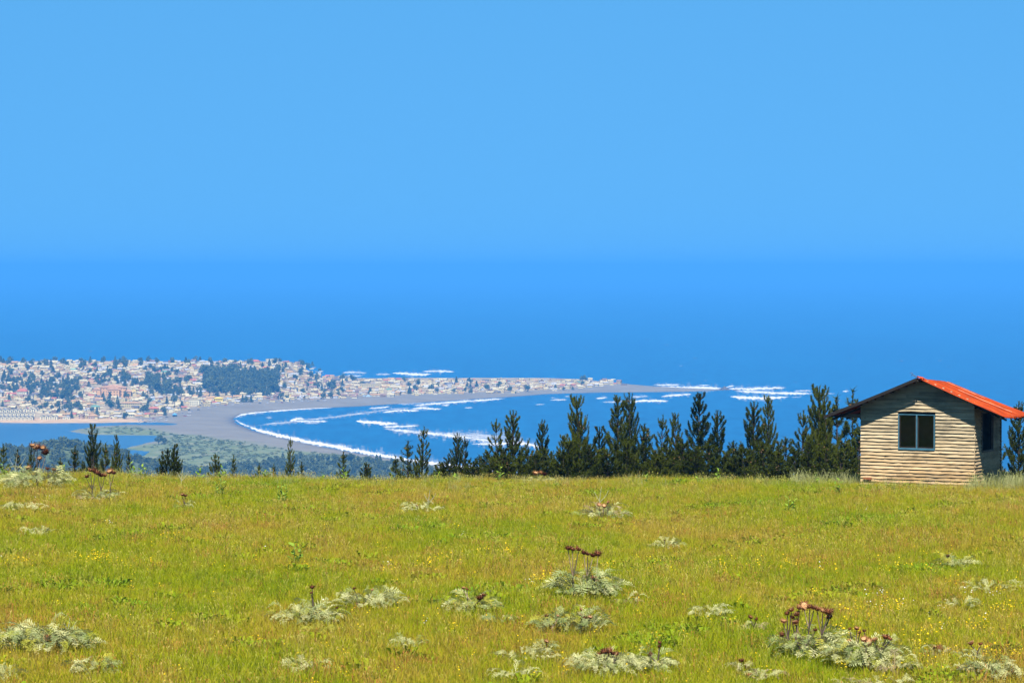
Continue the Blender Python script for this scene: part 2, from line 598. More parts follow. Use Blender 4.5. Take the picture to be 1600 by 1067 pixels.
# rocks off the tip of the spit
m_rock = plain('wet_rock', (.09, .075, .065), .6, .5, .2)
for i, (px, py, s, lab) in enumerate([(1132, 609, 6.5, 'dark pointed rock in the white water at the tip of the sandy spit'),
                                      (1211, 608, 4, 'small low dark rock in the outer line of surf, away from the spit'),
                                      (1150, 609.6, 4, 'low dark rock beside the pointed rock off the spit')]):
    q = G(px, py)
    t = rng.uniform(0, 2 * math.pi, 9)
    V, F = [], []
    for lv, (rr, zz) in enumerate([(1.35, -.3), (1.0, .18), (.55, .45), (.22, .75)]):
        for k in range(9):
            a = 2 * math.pi * k / 9
            r = rr * s * rng.uniform(.72, 1.2)
            V.append((math.cos(a) * r * 1.3, math.sin(a) * r, zz * s * (1 if i == 0 else .5) * rng.uniform(.8, 1.15)))
    V.append((0, 0, s * (1.0 if i == 0 else .45)))
    F = [(l * 9 + k, l * 9 + (k + 1) % 9, (l + 1) * 9 + (k + 1) % 9, (l + 1) * 9 + k) for l in range(3) for k in range(9)]
    F += [(27 + k, 27 + (k + 1) % 9, 36) for k in range(9)]
    tag(ob('sea_rock', mesh_from('sea_rock', V, F), m_rock, loc=(q[0], q[1], 0)), lab, 'rock', 'rocks off the spit')

# ------------------------------------------------------------------ meadow sheet
m_soil, nt, out = mat('meadow_soil')
P = pos(nt)
c = ramp(nt, noise(nt, .9, 6, P, .65), [(.3, (.055, .055, .012)), (.55, (.10, .095, .02)), (.75, (.14, .11, .035))])
principled(nt, out, c, 1.0, .05, bump(nt, noise(nt, 6, 4, P), .6, .05))
mxs, mys = np.arange(-102, 102.1, 1.0), np.arange(-62, 175.1, 1.0)
gx, gy = np.meshgrid(mxs, mys)
gz = near_z(gx, gy) + .02 * np.sin(gx * 2.1) * np.cos(gy * 1.7)
ii = np.arange(gx.size).reshape(gx.shape)
tag(ob('meadow_ground', mesh_from('meadow_ground', np.stack([gx, gy, gz], -1), np.stack([ii[:-1, :-1], ii[:-1, 1:], ii[1:, 1:], ii[1:, :-1]], -1).reshape(-1, 4), 4), m_soil, smooth=True), kind='structure')

# ------------------------------------------------------------------ cabin
CABIN = np.array(G(1433, 752, 191.97))
cabin = thing('wooden_cabin', 'weathered clapboard cabin with rusty red corrugated roof and blue-framed window', 'cabin', (CABIN[0], CABIN[1], 192.03), R(-28.1))

m_board, nt, out = mat('weathered_board')
oc = objco(nt)
oi = N(nt, 'ShaderNodeObjectInfo')
gr = noise(nt, 1.0, 5, mapv(nt, oc, (1.2, 9, 26)), .65)
base = ramp(nt, gr, [(.25, (.26, .21, .135)), (.5, (.50, .42, .28)), (.78, (.66, .585, .42))])
wp = pos(nt)
sx = N(nt, 'ShaderNodeSeparateXYZ')
nt.links.new(wp, sx.inputs[0])
hh = N(nt, 'ShaderNodeMapRange')
hh.inputs['From Min'].default_value = 192.0
hh.inputs['From Max'].default_value = 193.9
hh.inputs['To Min'].default_value = 1.0
hh.inputs['To Max'].default_value = 0.0
nt.links.new(sx.outputs['Z'], hh.inputs['Value'])
st = N(nt, 'ShaderNodeMath', operation='MULTIPLY')
nt.links.new(hh.outputs[0], st.inputs[0])
nt.links.new(noise(nt, 1.3, 5, wp, .6), st.inputs[1])
c = mixc(nt, st.outputs[0], base, (.58, .34, .13))
rv = ramp(nt, oi.outputs['Random'], [(0, (.55, .53, .50)), (.4, (.92, .88, .82)), (1, (1.06, 1.06, 1.06))])
c = mixc(nt, .75, c, mixc(nt, 1.0, c, rv, 'MULTIPLY'))
wth = noise(nt, .9, 6, mapv(nt, wp, (1, 1, 1.6)), .7)
c = mixc(nt, .85, c, mixc(nt, 1.0, c, ramp(nt, wth, [(.34, (.50, .50, .50)), (.5, (.88, .86, .82)), (.66, (1.08, 1.06, 1.02))]), 'MULTIPLY'))
kn = ramp(nt, noise(nt, 5.5, 2, mapv(nt, oc, (1, 1, 3))), [(.68, (0, 0, 0)), (.76, (1, 1, 1))])
c = mixc(nt, kn, c, (.20, .13, .07))
principled(nt, out, c, .9, .1, bump(nt, gr, .5, .01))

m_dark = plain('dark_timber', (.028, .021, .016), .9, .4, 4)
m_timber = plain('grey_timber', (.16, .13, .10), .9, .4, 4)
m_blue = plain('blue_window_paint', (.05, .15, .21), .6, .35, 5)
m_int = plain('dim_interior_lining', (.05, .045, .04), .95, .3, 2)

m_glass, nt, out = mat('window_glass')
g = N(nt, 'ShaderNodeBsdfGlossy')
g.inputs['Roughness'].default_value = .04
g.inputs['Color'].default_value = (.8, .85, .9, 1)
t = N(nt, 'ShaderNodeBsdfTransparent')
t.inputs[0].default_value = (.55, .6, .62, 1)
f = N(nt, 'ShaderNodeFresnel')
f.inputs['IOR'].default_value = 1.5
nt.links.new(bump(nt, noise(nt, 1.5, 2, objco(nt)), .12, .05), f.inputs['Normal'])
mx = N(nt, 'ShaderNodeMixShader')
nt.links.new(f.outputs[0], mx.inputs[0])
nt.links.new(t.outputs[0], mx.inputs[1])
nt.links.new(g.outputs[0], mx.inputs[2])
nt.links.new(mx.outputs[0], out.inputs['Surface'])

m_roof, nt, out = mat('rusty_red_roof_sheet')
oc = objco(nt)
n1 = noise(nt, 1.0, 6, mapv(nt, oc, (1.6, 3.2, 1)), .75)
c = ramp(nt, n1, [(.25, (.07, .018, .008)), (.42, (.34, .040, .006)), (.58, (.52, .068, .007)), (.75, (.60, .20, .06))])
n2 = noise(nt, 1.0, 4, mapv(nt, oc, (.6, 14, 1)), .6)
c = mixc(nt, ramp(nt, n2, [(.50, (0, 0, 0)), (.66, (.8, .8, .8))]), c, (.20, .035, .010))
oi = N(nt, 'ShaderNodeObjectInfo')
c = mixc(nt, .35, c, mixc(nt, 1.0, c, ramp(nt, oi.outputs['Random'], [(0, (.6, .55, .5)), (1, (1.1, 1.1, 1.1))]), 'MULTIPLY'))
principled(nt, out, c, .75, .08)
m_lap = plain('pale_sheet_lap', (.62, .36, .24), .6, .35, 6)

W, DP = 4.45, 3.0            # wall width and depth
APX, RDROP = .19, .28        # ridge position, fall of the ridge towards the back
AZ, SL = 3.86, .405          # ridge height at the front, roof slope
LEFT, RIGHT = 3.76, 3.42     # roof run to either eave
FO, BO = .55, .12            # overhang at the front and the back
WL, WR = -W / 2, W / 2


def roof_z(x, y):
    d = abs(x - APX)
    return AZ - d * SL - RDROP * (y + FO) / (DP + FO) * (1 - .5 * d / 3.5)


def lap_board(x0, x1, z, h, seed, plane):
    """one clapboard, its lower edge uneven; plane 'f' runs along x at the front, 'r' along y on the side"""
    r = random.Random(seed)
    n = max(2, int((x1 - x0) / .22))
    ph, am = r.uniform(0, 9), r.uniform(.002, .010)
    V, F = [], []
    for i in range(n + 1):
        x = x0 + (x1 - x0) * i / n
        lo = z + am * math.sin(x * 3.1 + ph) + am * .8 * math.sin(x * 7.7 + ph * 2) + r.uniform(-.006, .006)
        hi = z + h
        for (d, zz) in ((.066 + r.uniform(-.012, .012), lo), (.010, hi), (-.002, hi), (.012, lo)):
            V.append((x, -d, zz) if plane == 'f' else (d, x, zz))
    for i in range(n):
        for k in range(4):
            a, b = i * 4 + k, i * 4 + (k + 1) % 4
            q = (a, a + 4, b + 4, b)
            F.append(q if plane == 'f' else q)
    F += [(0, 1, 2, 3), (n * 4 + 3, n * 4 + 2, n * 4 + 1, n * 4)]
    return V, F


ST = .1285
FWX0, FWX1, FWZ0, FWZ1 = -.70, .68, 1.20, 2.45       # front window opening
SWY0, SWY1, SWZ0, SWZ1 = .82, 2.06, 1.12, 2.52       # side opening
fw = ob('front_wall', MB().box(WL, FWX0, .02, .06, -.3, 2.6).box(FWX1, WR, .02, .06, -.3, 2.6).box(FWX0, FWX1, .02, .06, -.3, FWZ0).box(FWX0, FWX1, .02, .06, FWZ1, 3.2).mesh('front_wall'), m_dark, cabin)
k = 0
z = -.25
while z < AZ - .1:
    top = z + ST
    # keep under the roof: half-width where the roof passes this course
    hw_l = min(APX - WL + .03, (AZ - top - .03) / SL)
    hw_r = min(WR - APX + .03, (AZ - top - .03) / SL)
    if hw_l > .1:
        a, b = APX - hw_l - random.uniform(0, .015), APX + hw_r + random.uniform(0, .05) * (z < 2.2)
        spans = [(a, b)]
        if top > FWZ0 and z < FWZ1:
            spans = [(a, FWX0 - .055), (FWX1 + .055, b)]
        elif random.random() < .7 and b - a > 2:
            jx = random.uniform(a + .8, b - .8)
            spans = [(a, jx - .004), (jx + .004, b)]
        for (p0, p1) in spans:
            V, F = lap_board(p0, p1, z, ST + .03, 100 + k, 'f')
            ob('board', mesh_from('board', V, F), m_board, fw)
            k += 1
    z += ST
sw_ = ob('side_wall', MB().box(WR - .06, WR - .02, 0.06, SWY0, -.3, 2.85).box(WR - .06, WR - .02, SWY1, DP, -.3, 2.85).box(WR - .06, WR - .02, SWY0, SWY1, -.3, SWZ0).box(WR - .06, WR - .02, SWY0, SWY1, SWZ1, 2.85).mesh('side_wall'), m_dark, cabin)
z = -.25
while z < roof_z(WR, DP) - .2:
    spans = [(.04, DP + .02)]
    if z + ST > SWZ0 and z < SWZ1:
        spans = [(.04, SWY0 - .06), (SWY1 + .06, DP + .02)]
    for (p0, p1) in spans:
        V, F = lap_board(p0 + random.uniform(-.06, .0), p1, z, ST + .03, 500 + k, 'r')
        ob('board', mesh_from('board', [(WR + x, y, zz) for x, y, zz in V], F), m_board, sw_)
        k += 1
    z += ST
# the two walls turned away
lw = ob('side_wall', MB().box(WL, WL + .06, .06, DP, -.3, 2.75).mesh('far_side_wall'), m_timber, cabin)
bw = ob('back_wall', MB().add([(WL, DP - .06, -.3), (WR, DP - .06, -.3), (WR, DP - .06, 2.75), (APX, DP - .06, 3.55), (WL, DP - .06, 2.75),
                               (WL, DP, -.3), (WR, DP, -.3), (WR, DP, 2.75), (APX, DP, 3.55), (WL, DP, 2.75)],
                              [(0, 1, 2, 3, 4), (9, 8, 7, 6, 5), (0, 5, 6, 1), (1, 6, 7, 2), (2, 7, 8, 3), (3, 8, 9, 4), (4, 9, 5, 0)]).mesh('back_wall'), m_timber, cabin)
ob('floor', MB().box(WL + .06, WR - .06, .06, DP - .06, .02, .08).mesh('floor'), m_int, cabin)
ob('corner_post', MB().box(WR + .004, WR + .07, DP - .02, DP + .07, -.3, 2.7).mesh('corner_post'), m_timber, cabin)
# front window
win = ob('window', MB().box(FWX0 - .035, FWX0, -.085, .04, FWZ0 - .062, FWZ1 + .03).box(FWX1, FWX1 + .035, -.085, .04, FWZ0 - .062, FWZ1 + .03)
         .box(FWX0, FWX1, -.072, .04, FWZ1, FWZ1 + .028).box(FWX0, FWX1, -.085, .04, FWZ0 - .06, FWZ0).mesh('window'), m_blue, cabin)
ob('mullion', MB().box(-.028, .020, -.068, .03, FWZ0 + .002, FWZ1 - .002).mesh('mullion'), m_blue, win)
for a, b, yy in ((FWX0, -.028, -.03), (.020, FWX1, -.012)):
    ob('sash', MB().box(a + .002, a + .037, yy - .014, yy + .014, FWZ0 + .002, FWZ1 - .002).box(b - .037, b - .002, yy - .014, yy + .014, FWZ0 + .002, FWZ1 - .002)
       .box(a + .037, b - .037, yy - .013, yy + .013, FWZ0 + .002, FWZ0 + .04).box(a + .037, b - .037, yy - .013, yy + .013, FWZ1 - .04, FWZ1 - .002).mesh('sash'), m_dark, win)
    ob('pane', MB().box(a + .037, b - .037, yy - .002, yy + .002, FWZ0 + .04, FWZ1 - .04).mesh('pane'), m_glass, win)
# side opening, a dark unglazed frame
sf = ob('side_window', MB().box(WR - .02, WR + .07, SWY0 - .06, SWY0, SWZ0 - .06, SWZ1 + .05).box(WR - .02, WR + .07, SWY1, SWY1 + .06, SWZ0 - .06, SWZ1 + .05)
        .box(WR - .018, WR + .068, SWY0, SWY1, SWZ1, SWZ1 + .048).box(WR - .018, WR + .09, SWY0 - .02, SWY1 + .02, SWZ0 - .065, SWZ0).mesh('side_window'), m_timber, cabin)
# roof: purlins and rafters, then overlapping corrugated sheets
roof = ob('roof', MB().tube([(APX, -FO + .03, roof_z(APX, -FO) - .09), (APX, DP + BO - .03, roof_z(APX, DP + BO) - .09)], [.045, .045], 4).mesh('roof'), m_dark, cabin)
for sgn, run in ((-1, LEFT), (1, RIGHT)):
    for fr in (.30, .64, .95):
        x = APX + sgn * run * fr
        mb = MB()
        mb.tube([(x, -FO + .04, roof_z(x, -FO) - .07), (x, DP + BO - .04, roof_z(x, DP + BO) - .07)], [.035, .035], 4)
        ob('purlin', mb.mesh('purlin'), m_dark, roof)
    for y in (.03, DP * .5, DP - .05):
        mb = MB()
        xe = APX + sgn * (run - .12)
        mb.tube([(APX, y, roof_z(APX, y) - .16), (xe, y, roof_z(xe, y) - .16)], [.04, .04], 4)
        ob('rafter', mb.mesh('rafter'), m_dark, roof)
ob('wall_plate', MB().box(WL - .95, WL - .02, .10, .22, 2.28, 2.42).mesh('wall_plate'), m_timber, roof)
ns = 4
for sgn, run in ((-1, LEFT), (1, RIGHT)):
    sw = (DP + FO + BO) / ns
    for i in range(ns):
        y0, y1 = -FO + i * sw, -FO + (i + 1) * sw + .09
        if i == ns - 1:
            y1 -= .09
        V, F = [], []
        nc, nr = 26, 9
        ex = random.uniform(-.06, .06)
        for j in range(nr + 1):
            for q in range(nc + 1):
                y = y0 + (y1 - y0) * q / nc
                d = (run + ex + .035 * math.sin(q * 1.7 + i)) * j / nr
                x = APX + sgn * d
                zz = roof_z(x, y) + .016 * math.sin((y - y0) / .076 * 2 * math.pi) - .004 * (i % 2) + (.012 if q == 0 else 0)
                zz -= .025 * math.sin(j / nr * math.pi) + (.02 * math.sin(q * .9 + i * 2) if j == nr else 0)
                V.append((x, y, zz + .004 * i))
        F = [(j * (nc + 1) + q, j * (nc + 1) + q + 1, (j + 1) * (nc + 1) + q + 1, (j + 1) * (nc + 1) + q) for j in range(nr) for q in range(nc)]
        if sgn < 0:
            F = [f[::-1] for f in F]
        me = mesh_from('roof_sheet', V, F)
        o = ob('roof_sheet', me, m_roof, roof, smooth=True)
        sd = o.modifiers.new('thickness', 'SOLIDIFY')
        sd.thickness = .004
    if sgn > 0:
        for i in (2, 3):         # bare metal along the laps
            y = -FO + i * sw + .075
            V, F = [], []
            j0, j1 = ((.0, .95), (.28, .9), (.05, .5))[i - 1]
            for j in range(13):
                d = run * (j0 + (j1 - j0) * j / 12)
                x = APX + d
                zz = roof_z(x, y) + .046 + .006 * i - .025 * math.sin(d / run * math.pi)
                w = .014 + .012 * random.random()
                V += [(x, y - w, zz), (x, y + w, zz), (x, y, zz + .006)]
            F = [f for j in range(12) for f in ((j * 3, j * 3 + 3, j * 3 + 5, j * 3 + 2), (j * 3 + 2, j * 3 + 5, j * 3 + 4, j * 3 + 1))]
            ob('lap_strip', mesh_from('lap_strip', V, F), m_lap, roof)
V, F = [], []
for j in range(9):                   # added strip hiding the sunlit left rake; its black stands in for shade
    x = APX - .02 - (LEFT - .03) * j / 8
    zr = roof_z(x, -FO)
    for yy, dz in ((-FO - .035, .026), (-FO - .035, -.095), (-FO - .012, -.095), (-FO - .012, .026)):
        V.append((x, yy, zr + dz - .02 * math.sin(j / 8 * math.pi)))
F = [(j * 4 + k, j * 4 + (k + 1) % 4, j * 4 + 4 + (k + 1) % 4, j * 4 + 4 + k) for j in range(8) for k in range(4)] + [(3, 2, 1, 0), (32, 33, 34, 35)]
ob('rake_shade_strip', mesh_from('rake_shade_strip', V, F), plain('shade_strip_black', (.016, .013, .011), .9, .3, 4), roof)
# loose flashing and wire at the front of the ridge
V, F = [], []
for j in range(7):
    y = -FO - .02 + j * .09
    zz = roof_z(APX, y) + .05 + .03 * math.sin(j * 2.2)
    V += [(APX - .04, y, zz - .02), (APX, y, zz + .02), (APX + .14, y, zz - .06)]
F = [f for j in range(6) for f in ((j * 3, j * 3 + 3, j * 3 + 4, j * 3 + 1), (j * 3 + 1, j * 3 + 4, j * 3 + 5, j * 3 + 2))]
ob('ridge_flashing', mesh_from('ridge_flashing', V, F), m_roof, roof)
ob('wire', MB().tube([(APX - .02, -FO, AZ + .03), (APX - .12, -FO - .08, AZ + .12), (APX - .2, -FO - .1, AZ + .10), (APX - .12, -FO - .12, AZ + .19), (APX - .22, -FO - .14, AZ + .2)], [.012] * 5, 4).mesh('wire'), m_timber, roof)
ob('brick_footing', MB().box(WL + .1, WL + .42, -.12, -.06, -.05, .03).mesh('brick_footing'), plain('old_brick', (.28, .09, .04), .9, .3, 8), cabin)

# ------------------------------------------------------------------ pines along the edge of the meadow
m_bark = plain('pine_bark', (.055, .04, .028), .95, .4, 5)
m_needle = leafy('pine_needles', (.018, .033, .006), (.115, .140, .014), .3)
m_cone = plain('pine_cone', (.22, .11, .045), .8, .4, 9)


def pine_mesh(seed, h, spread, leaders=1, dens=1.0, zlow=.06):
    r = np.random.default_rng(seed)
    V, T = [], []
    wood = MB()
    cones = MB()

    def needles(p, d, n, ln):
        d = d / np.linalg.norm(d)
        u = np.cross(d, [.31, .2, .93])
        u /= np.linalg.norm(u)
        w = np.cross(d, u)
        a = r.uniform(0, 2 * math.pi, n)
        el = r.uniform(.25, 1.15, n)
        dirs = d[None] * np.cos(el)[:, None] + (u[None] * np.cos(a)[:, None] + w[None] * np.sin(a)[:, None]) * np.sin(el)[:, None]
        L = ln * r.uniform(.7, 1.2, n)[:, None]
        side = np.cross(dirs, r.normal(size=(n, 3)))
        side /= np.linalg.norm(side, axis=1)[:, None] + 1e-9
        b = p[None] + r.normal(size=(n, 3)) * .012
        base = len(V) * 3
        for q in range(n):
            V.append((b[q] - side[q] * .013, b[q] + side[q] * .013, b[q] + dirs[q] * L[q]))

    def shoot(p0, az, length, rise0, rise1, rad, depth):
        """a branch that leaves at rise0 and turns upward to rise1"""
        n = max(4, int(length / .085))
        p = np.array(p0, float)
        pts = [p.copy()]
        for i in range(n):
            t = (i + 1) / n
            e = rise0 + (rise1 - rise0) * t ** 2.4
            d = np.array([math.cos(az) * math.cos(e), math.sin(az) * math.cos(e), math.sin(e)])
            p = p + d * (length / n)
            pts.append(p.copy())
            if t > .22 or depth > 0:
                needles(p, d, int(12 * dens), .126 * (1 - .25 * (t > .9)))
            if depth == 0 and i > 1 and i % 2 == 0 and length > .5 and t < .9:
                for s in (-1, 1):
                    if r.random() < .60:
                        shoot(p, az + s * r.uniform(.5, 1.0), length * r.uniform(.24, .46) * (1.15 - t * .5), e + .15, R(75), rad * .5, 1)
            if depth == 0 and r.random() < .014:
                cones.tube([p + [0, 0, -.05], p, p + [0, 0, .05]], [.02, .05, .02], 5)
        wood.tube([pts[0], pts[len(pts) // 2], pts[-1]], [rad, rad * .7, rad * .25], 4)

    for L in range(leaders):
        off = (0, 0) if L == 0 else (math.cos(seed * 2.4 + L * 2.6) * spread * .42, math.sin(seed * 2.4 + L * 2.6) * spread * .3)
        hh_ = h * (1 if L == 0 else r.uniform(.72, .95))
        zb = 0 if L == 0 else h * .32
        lean = r.uniform(-.10, .10, 2)
        nst = 9
        tp = [np.array([off[0] * ss(0, .5, i / nst) + lean[0] * i / nst, off[1] * ss(0, .5, i / nst) + lean[1] * i / nst, zb + (hh_ - zb) * i / nst]) for i in range(nst + 1)]
        wood.tube(tp, [max(.012, .085 * h / 6 * (1 - i / nst)) for i in range(nst + 1)], 6)

        def trunk(z):
            t = np.clip((z - zb) / (hh_ - zb), 0, 1) * nst
            i = min(int(t), nst - 1)
            return tp[i] + (tp[i + 1] - tp[i]) * (t - i)
        # leading shoot
        for z in np.arange(hh_ - .8, hh_ + .02, .045):
            needles(trunk(z), np.array([0, 0, 1.0]), int(11 * dens), .075 + .06 * (hh_ - z))
        needles(trunk(hh_), np.array([0, 0, 1.0]), 6, .2)
        z = max(zlow * h, zb + .25)
        while z < hh_ - .28:
            rel = (hh_ - z) / hh_
            ln = 1.5 * spread * min(1.0, .19 + 1.02 * rel ** .9) * (1 if L == 0 else .62)
            nb = r.integers(5, 8)
            a0 = r.uniform(0, 6.28)
            for b in range(nb):
                if r.random() < .10:
                    continue
                shoot(trunk(z + r.uniform(-.05, .05)), a0 + b * 2 * math.pi / nb + r.uniform(-.3, .3), ln * r.uniform(.6, 1.2), R(r.uniform(14, 36) + 20 * (1 - rel)), R(r.uniform(66, 90)), .022 * h / 6, 0)
            z += r.uniform(.30, .50)
    A = np.array(V, np.float32).reshape(-1, 3)
    me = mesh_from('crown', A, np.arange(len(A)).reshape(-1, 3), 3)
    me.materials.append(m_needle)
    mw = wood.mesh('trunk')
    mw.materials.append(m_bark)
    mc = None
    if cones.V:
        mc = cones.mesh('cones')
        mc.materials.append(m_cone)
    return me, mw, mc


PV = {}
for key, args in {'a': (11, 6.2, 1.05, 1), 'b': (23, 6.2, 1.25, 2), 'c': (35, 6.0, .9, 1), 'd': (47, 6.0, 1.35, 3), 'e': (59, 6.4, 1.15, 1), 's': (61, 4.2, .55, 1, .9), 't': (73, 4.4, .8, 2, .9)}.items():
    PV[key] = pine_mesh(*args)
VH = {'a': 6.2, 'b': 6.2, 'c': 6.0, 'd': 6.0, 'e': 6.4, 's': 4.2, 't': 4.4}


def pine(px, top, Y, key, label, wide=1.0):
    x = (px - 800) / FPX * Y
    gz = float(near_z(x, Y)) - .05
    topz = CAMZ - (top - HORIZON) / FPX * Y
    s = (topz - gz) / VH[key]
    t = thing('pine_tree', label, 'pine tree', (x, Y, gz), rng.uniform(0, 6.28), 'young pines along the meadow edge')
    wide *= rng.uniform(.88, 1.15) * (.80 if px < 600 else .98)
    t.rotation_euler = (rng.normal(0, .02), rng.normal(0, .03), t.rotation_euler[2])
    t.scale = (s ** .6 * wide, s ** .6 * wide, s)
    cr, tk, cn = PV[key]
    for nm, me in (('trunk', tk), ('crown', cr), ('cones', cn)):
        if me is not None:
            o = bpy.data.objects.new(nm, me)
            COL.objects.link(o)
            o.parent = t
            if nm == 'cones':
                o['kind'] = 'stuff'


PINES = [
    (6, 694, 128, 's', 'small pine cut by the left edge of the picture', 1.2),
    (25, 703, 134, 's', 'slim pine tip second from the left edge of the picture', 1),
    (47, 690, 138, 'c', 'pine showing behind the tall dried thistle head far left', .8),
    (112, 698, 132, 's', 'short conical pine just left of the three-pronged lagoon pine', 1.5),
    (95, 716, 130, 's', 'pine tip low between the far left thistle and the lagoon pines', 1),
    (147, 664, 130, 'b', 'tallest pine in front of the lagoon, with several upright tops', .8),
    (162, 694, 134, 's', 'narrow pine crowding the right side of the many-topped lagoon pine', 1.2),
    (181, 681, 131, 'b', 'pine in front of the lagoon, second tallest there, with a side top', .62),
    (197, 706, 133, 's', 'thin short pine at the right end of the lagoon pine group', 1),
    (258, 702, 126, 't', 'left half of the dark bushy pine pair before the dunes', 1.3),
    (272, 695, 127, 'b', 'right and taller half of the dark bushy pine pair before the dunes', .72),
    (334, 710, 127, 't', 'small pine before the dunes, first right of the bushy pair', 1.0),
    (366, 712, 129, 's', 'slim pine tip before the dunes, second right of the bushy pair', 1.1),
    (401, 724, 131, 's', 'lowest pine tip in front of the dark wood, left of the slender pine', 1),
    (428, 726, 132, 's', 'low pine tip close on the left of the slender armed pine', 1),
    (454, 684, 127, 'c', 'slender lone pine with raised arms in front of the grey beach', .62),
    (471, 722, 129, 's', 'low pine tip close on the right of the slender armed pine', 1),
    (535, 706, 126, 's', 'small lone pine in front of the beach and surf line', 1.4),
    (574, 723, 126, 't', 'low bushy pine midway between the lone pine and the surf pines', 1.2),
    (620, 713, 128, 's', 'short pine where the surf line meets the meadow edge', 1.4),
    (636, 690, 131, 's', 'slim pine close to the left of the armed pine over the surf', 1.5),
    (657, 667, 129, 'c', 'tall narrow pine standing alone above the surf line', .8),
    (690, 722, 131, 't', 'low pine between the tall narrow pine and the twin-topped one', 1.3),
    (713, 677, 130, 'e', 'left of the twin pines in front of the broken surf', .8),
    (726, 683, 133, 'c', 'right of the twin pines in front of the broken surf', .9),
    (748, 712, 130, 't', 'low pine filling the gap right of the twin pines', 1.2),
    (773, 656, 131, 'c', 'narrow spired pine, first of the pair near the end of the surf', .85),
    (801, 642, 134, 'e', 'taller spired pine, second of the pair near the end of the surf', .85),
    (824, 700, 131, 't', 'low pine between the spired pair and the single pine right of them', 1.2),
    (848, 656, 131, 'e', 'single mid-height pine left of the big clump below the spit tip', .75),
    (878, 682, 129, 'a', 'short pine leaning on the left side of the broad dark pine', .9),
    (908, 620, 134, 'd', 'broad dark pine with crowded top, first of the tall central ones', .9),
    (938, 668, 131, 'b', 'lower pine hugging the right side of the broad dark pine', .8),
    (969, 622, 136, 'a', 'left and bulkier of the two tallest pines at the spit tip', 1.0),
    (986, 614, 139, 'e', 'thin-topped pine rising highest below the spit tip', .8),
    (1004, 664, 133, 't', 'low many-stemmed pine at the foot of the thin-topped highest pine', 1.1),
    (1030, 650, 131, 'c', 'narrow pine, first right of the central gap of open sea', .95),
    (1055, 648, 134, 'a', 'narrow pine, second right of the central gap of open sea', .8),
    (1088, 617, 136, 'a', 'tall full pine below the pointed rock, left of its companion', 1.0),
    (1123, 642, 133, 'e', 'mid-height pine just right of the tall full pine', .85),
    (1148, 690, 131, 't', 'low pine in the dip between two taller pine pairs', 1.2),
    (1178, 629, 135, 'e', 'left of the matching pair of tall pines below the outer surf', .9),
    (1205, 622, 137, 'a', 'right of the matching pair of tall pines below the outer surf', .85),
    (1228, 684, 131, 't', 'low pine in the dip left of the tall group by the cabin', 1.2),
    (1251, 642, 134, 'c', 'left shoulder of the tall pine group beside the cabin', 1.0),
    (1278, 605, 139, 'd', 'highest and widest pine of the group beside the cabin', .85),
    (1297, 618, 136, 'e', 'pine rising just left of the cabin eave', .8),
    (1312, 622, 141, 's', 'slender pine tip poking up in front of the cabin eave', 1.6),
    (1331, 612, 144, 's', 'thin pine spire showing above the left cabin eave', 1.3),
    (1341, 668, 136, 't', 'pine close against the left cabin wall', 1.1),
    (1566, 676, 138, 's', 'slim pine against the right rear corner of the cabin', 1.4),
    (1592, 628, 134, 'e', 'tall pine cut by the right edge of the picture', .85),
]
for i, (px, top, Y, key, lab, wd) in enumerate(PINES):
    pine(px, top, Y, key, lab, wd)
# lower pines down the slope that close the bottom of the row
low = [(700, 716), (738, 720), (762, 706), (787, 700), (812, 714), (836, 708), (862, 712), (892, 690), (922, 696), (950, 704), (978, 690), (1018, 704), (1044, 694), (1072, 690), (1106, 694), (1136, 706), (1163, 700), (1192, 690), (1216, 708), (1242, 702), (1264, 690), (1290, 688), (1320, 690), (772, 716), (850, 700), (940, 700), (1030, 700), (1088, 700), (1176, 704)]
ORD = ['first', 'second', 'third', 'fourth', 'fifth', 'sixth', 'seventh', 'eighth', 'ninth', 'tenth', 'eleventh', 'twelfth', 'thirteenth', 'fourteenth', 'fifteenth', 'sixteenth', 'seventeenth', 'eighteenth', 'nineteenth', 'twentieth'] + ['twenty-' + q for q in ('first', 'second', 'third', 'fourth', 'fifth', 'sixth', 'seventh', 'eighth', 'ninth')]
low.sort()
for i, (px, top) in enumerate(low):
    pine(px, top, 122.5 + 3.5 * (i % 3), 'bdat'[i % 4], 'low dark pine filling the foot of the tall row, %s of these from the left' % ORD[i], 1.25 if i % 4 != 3 else 1.5)

# ------------------------------------------------------------------ town: houses on the hill and along the spit
def quickpaint(name, c):
    return plain(name, c, .85, .18, .6)


WALLS = {'white': quickpaint('white_render', (.70, .62, .40)), 'cream': quickpaint('cream_render', (.62, .50, .23)), 'tan': quickpaint('tan_render', (.44, .32, .13)),
         'pink': quickpaint('pink_render', (.54, .36, .22)), 'grey': quickpaint('grey_render', (.46, .45, .43)), 'yellow': quickpaint('yellow_render', (.74, .55, .20)),
         'brown': quickpaint('brown_timber', (.24, .15, .09)), 'pale blue': quickpaint('pale_blue_paint', (.42, .55, .62))}
ROOFS = {'red': quickpaint('red_roofing', (.40, .12, .07)), 'terracotta': quickpaint('terracotta_roofing', (.44, .26, .11)), 'grey': quickpaint('grey_roofing', (.38, .37, .36)),
         'pale': quickpaint('pale_roofing', (.50, .42, .24)), 'brown': quickpaint('brown_roofing', (.23, .14, .10)), 'dark': quickpaint('dark_roofing', (.11, .10, .10)),
         'green': quickpaint('green_roofing', (.12, .26, .18))}
m_pane = plain('far_window_glass', (.04, .06, .09), .25, .3, 1, .5)
m_door = plain('far_door', (.16, .09, .05), .7, .3, 1)

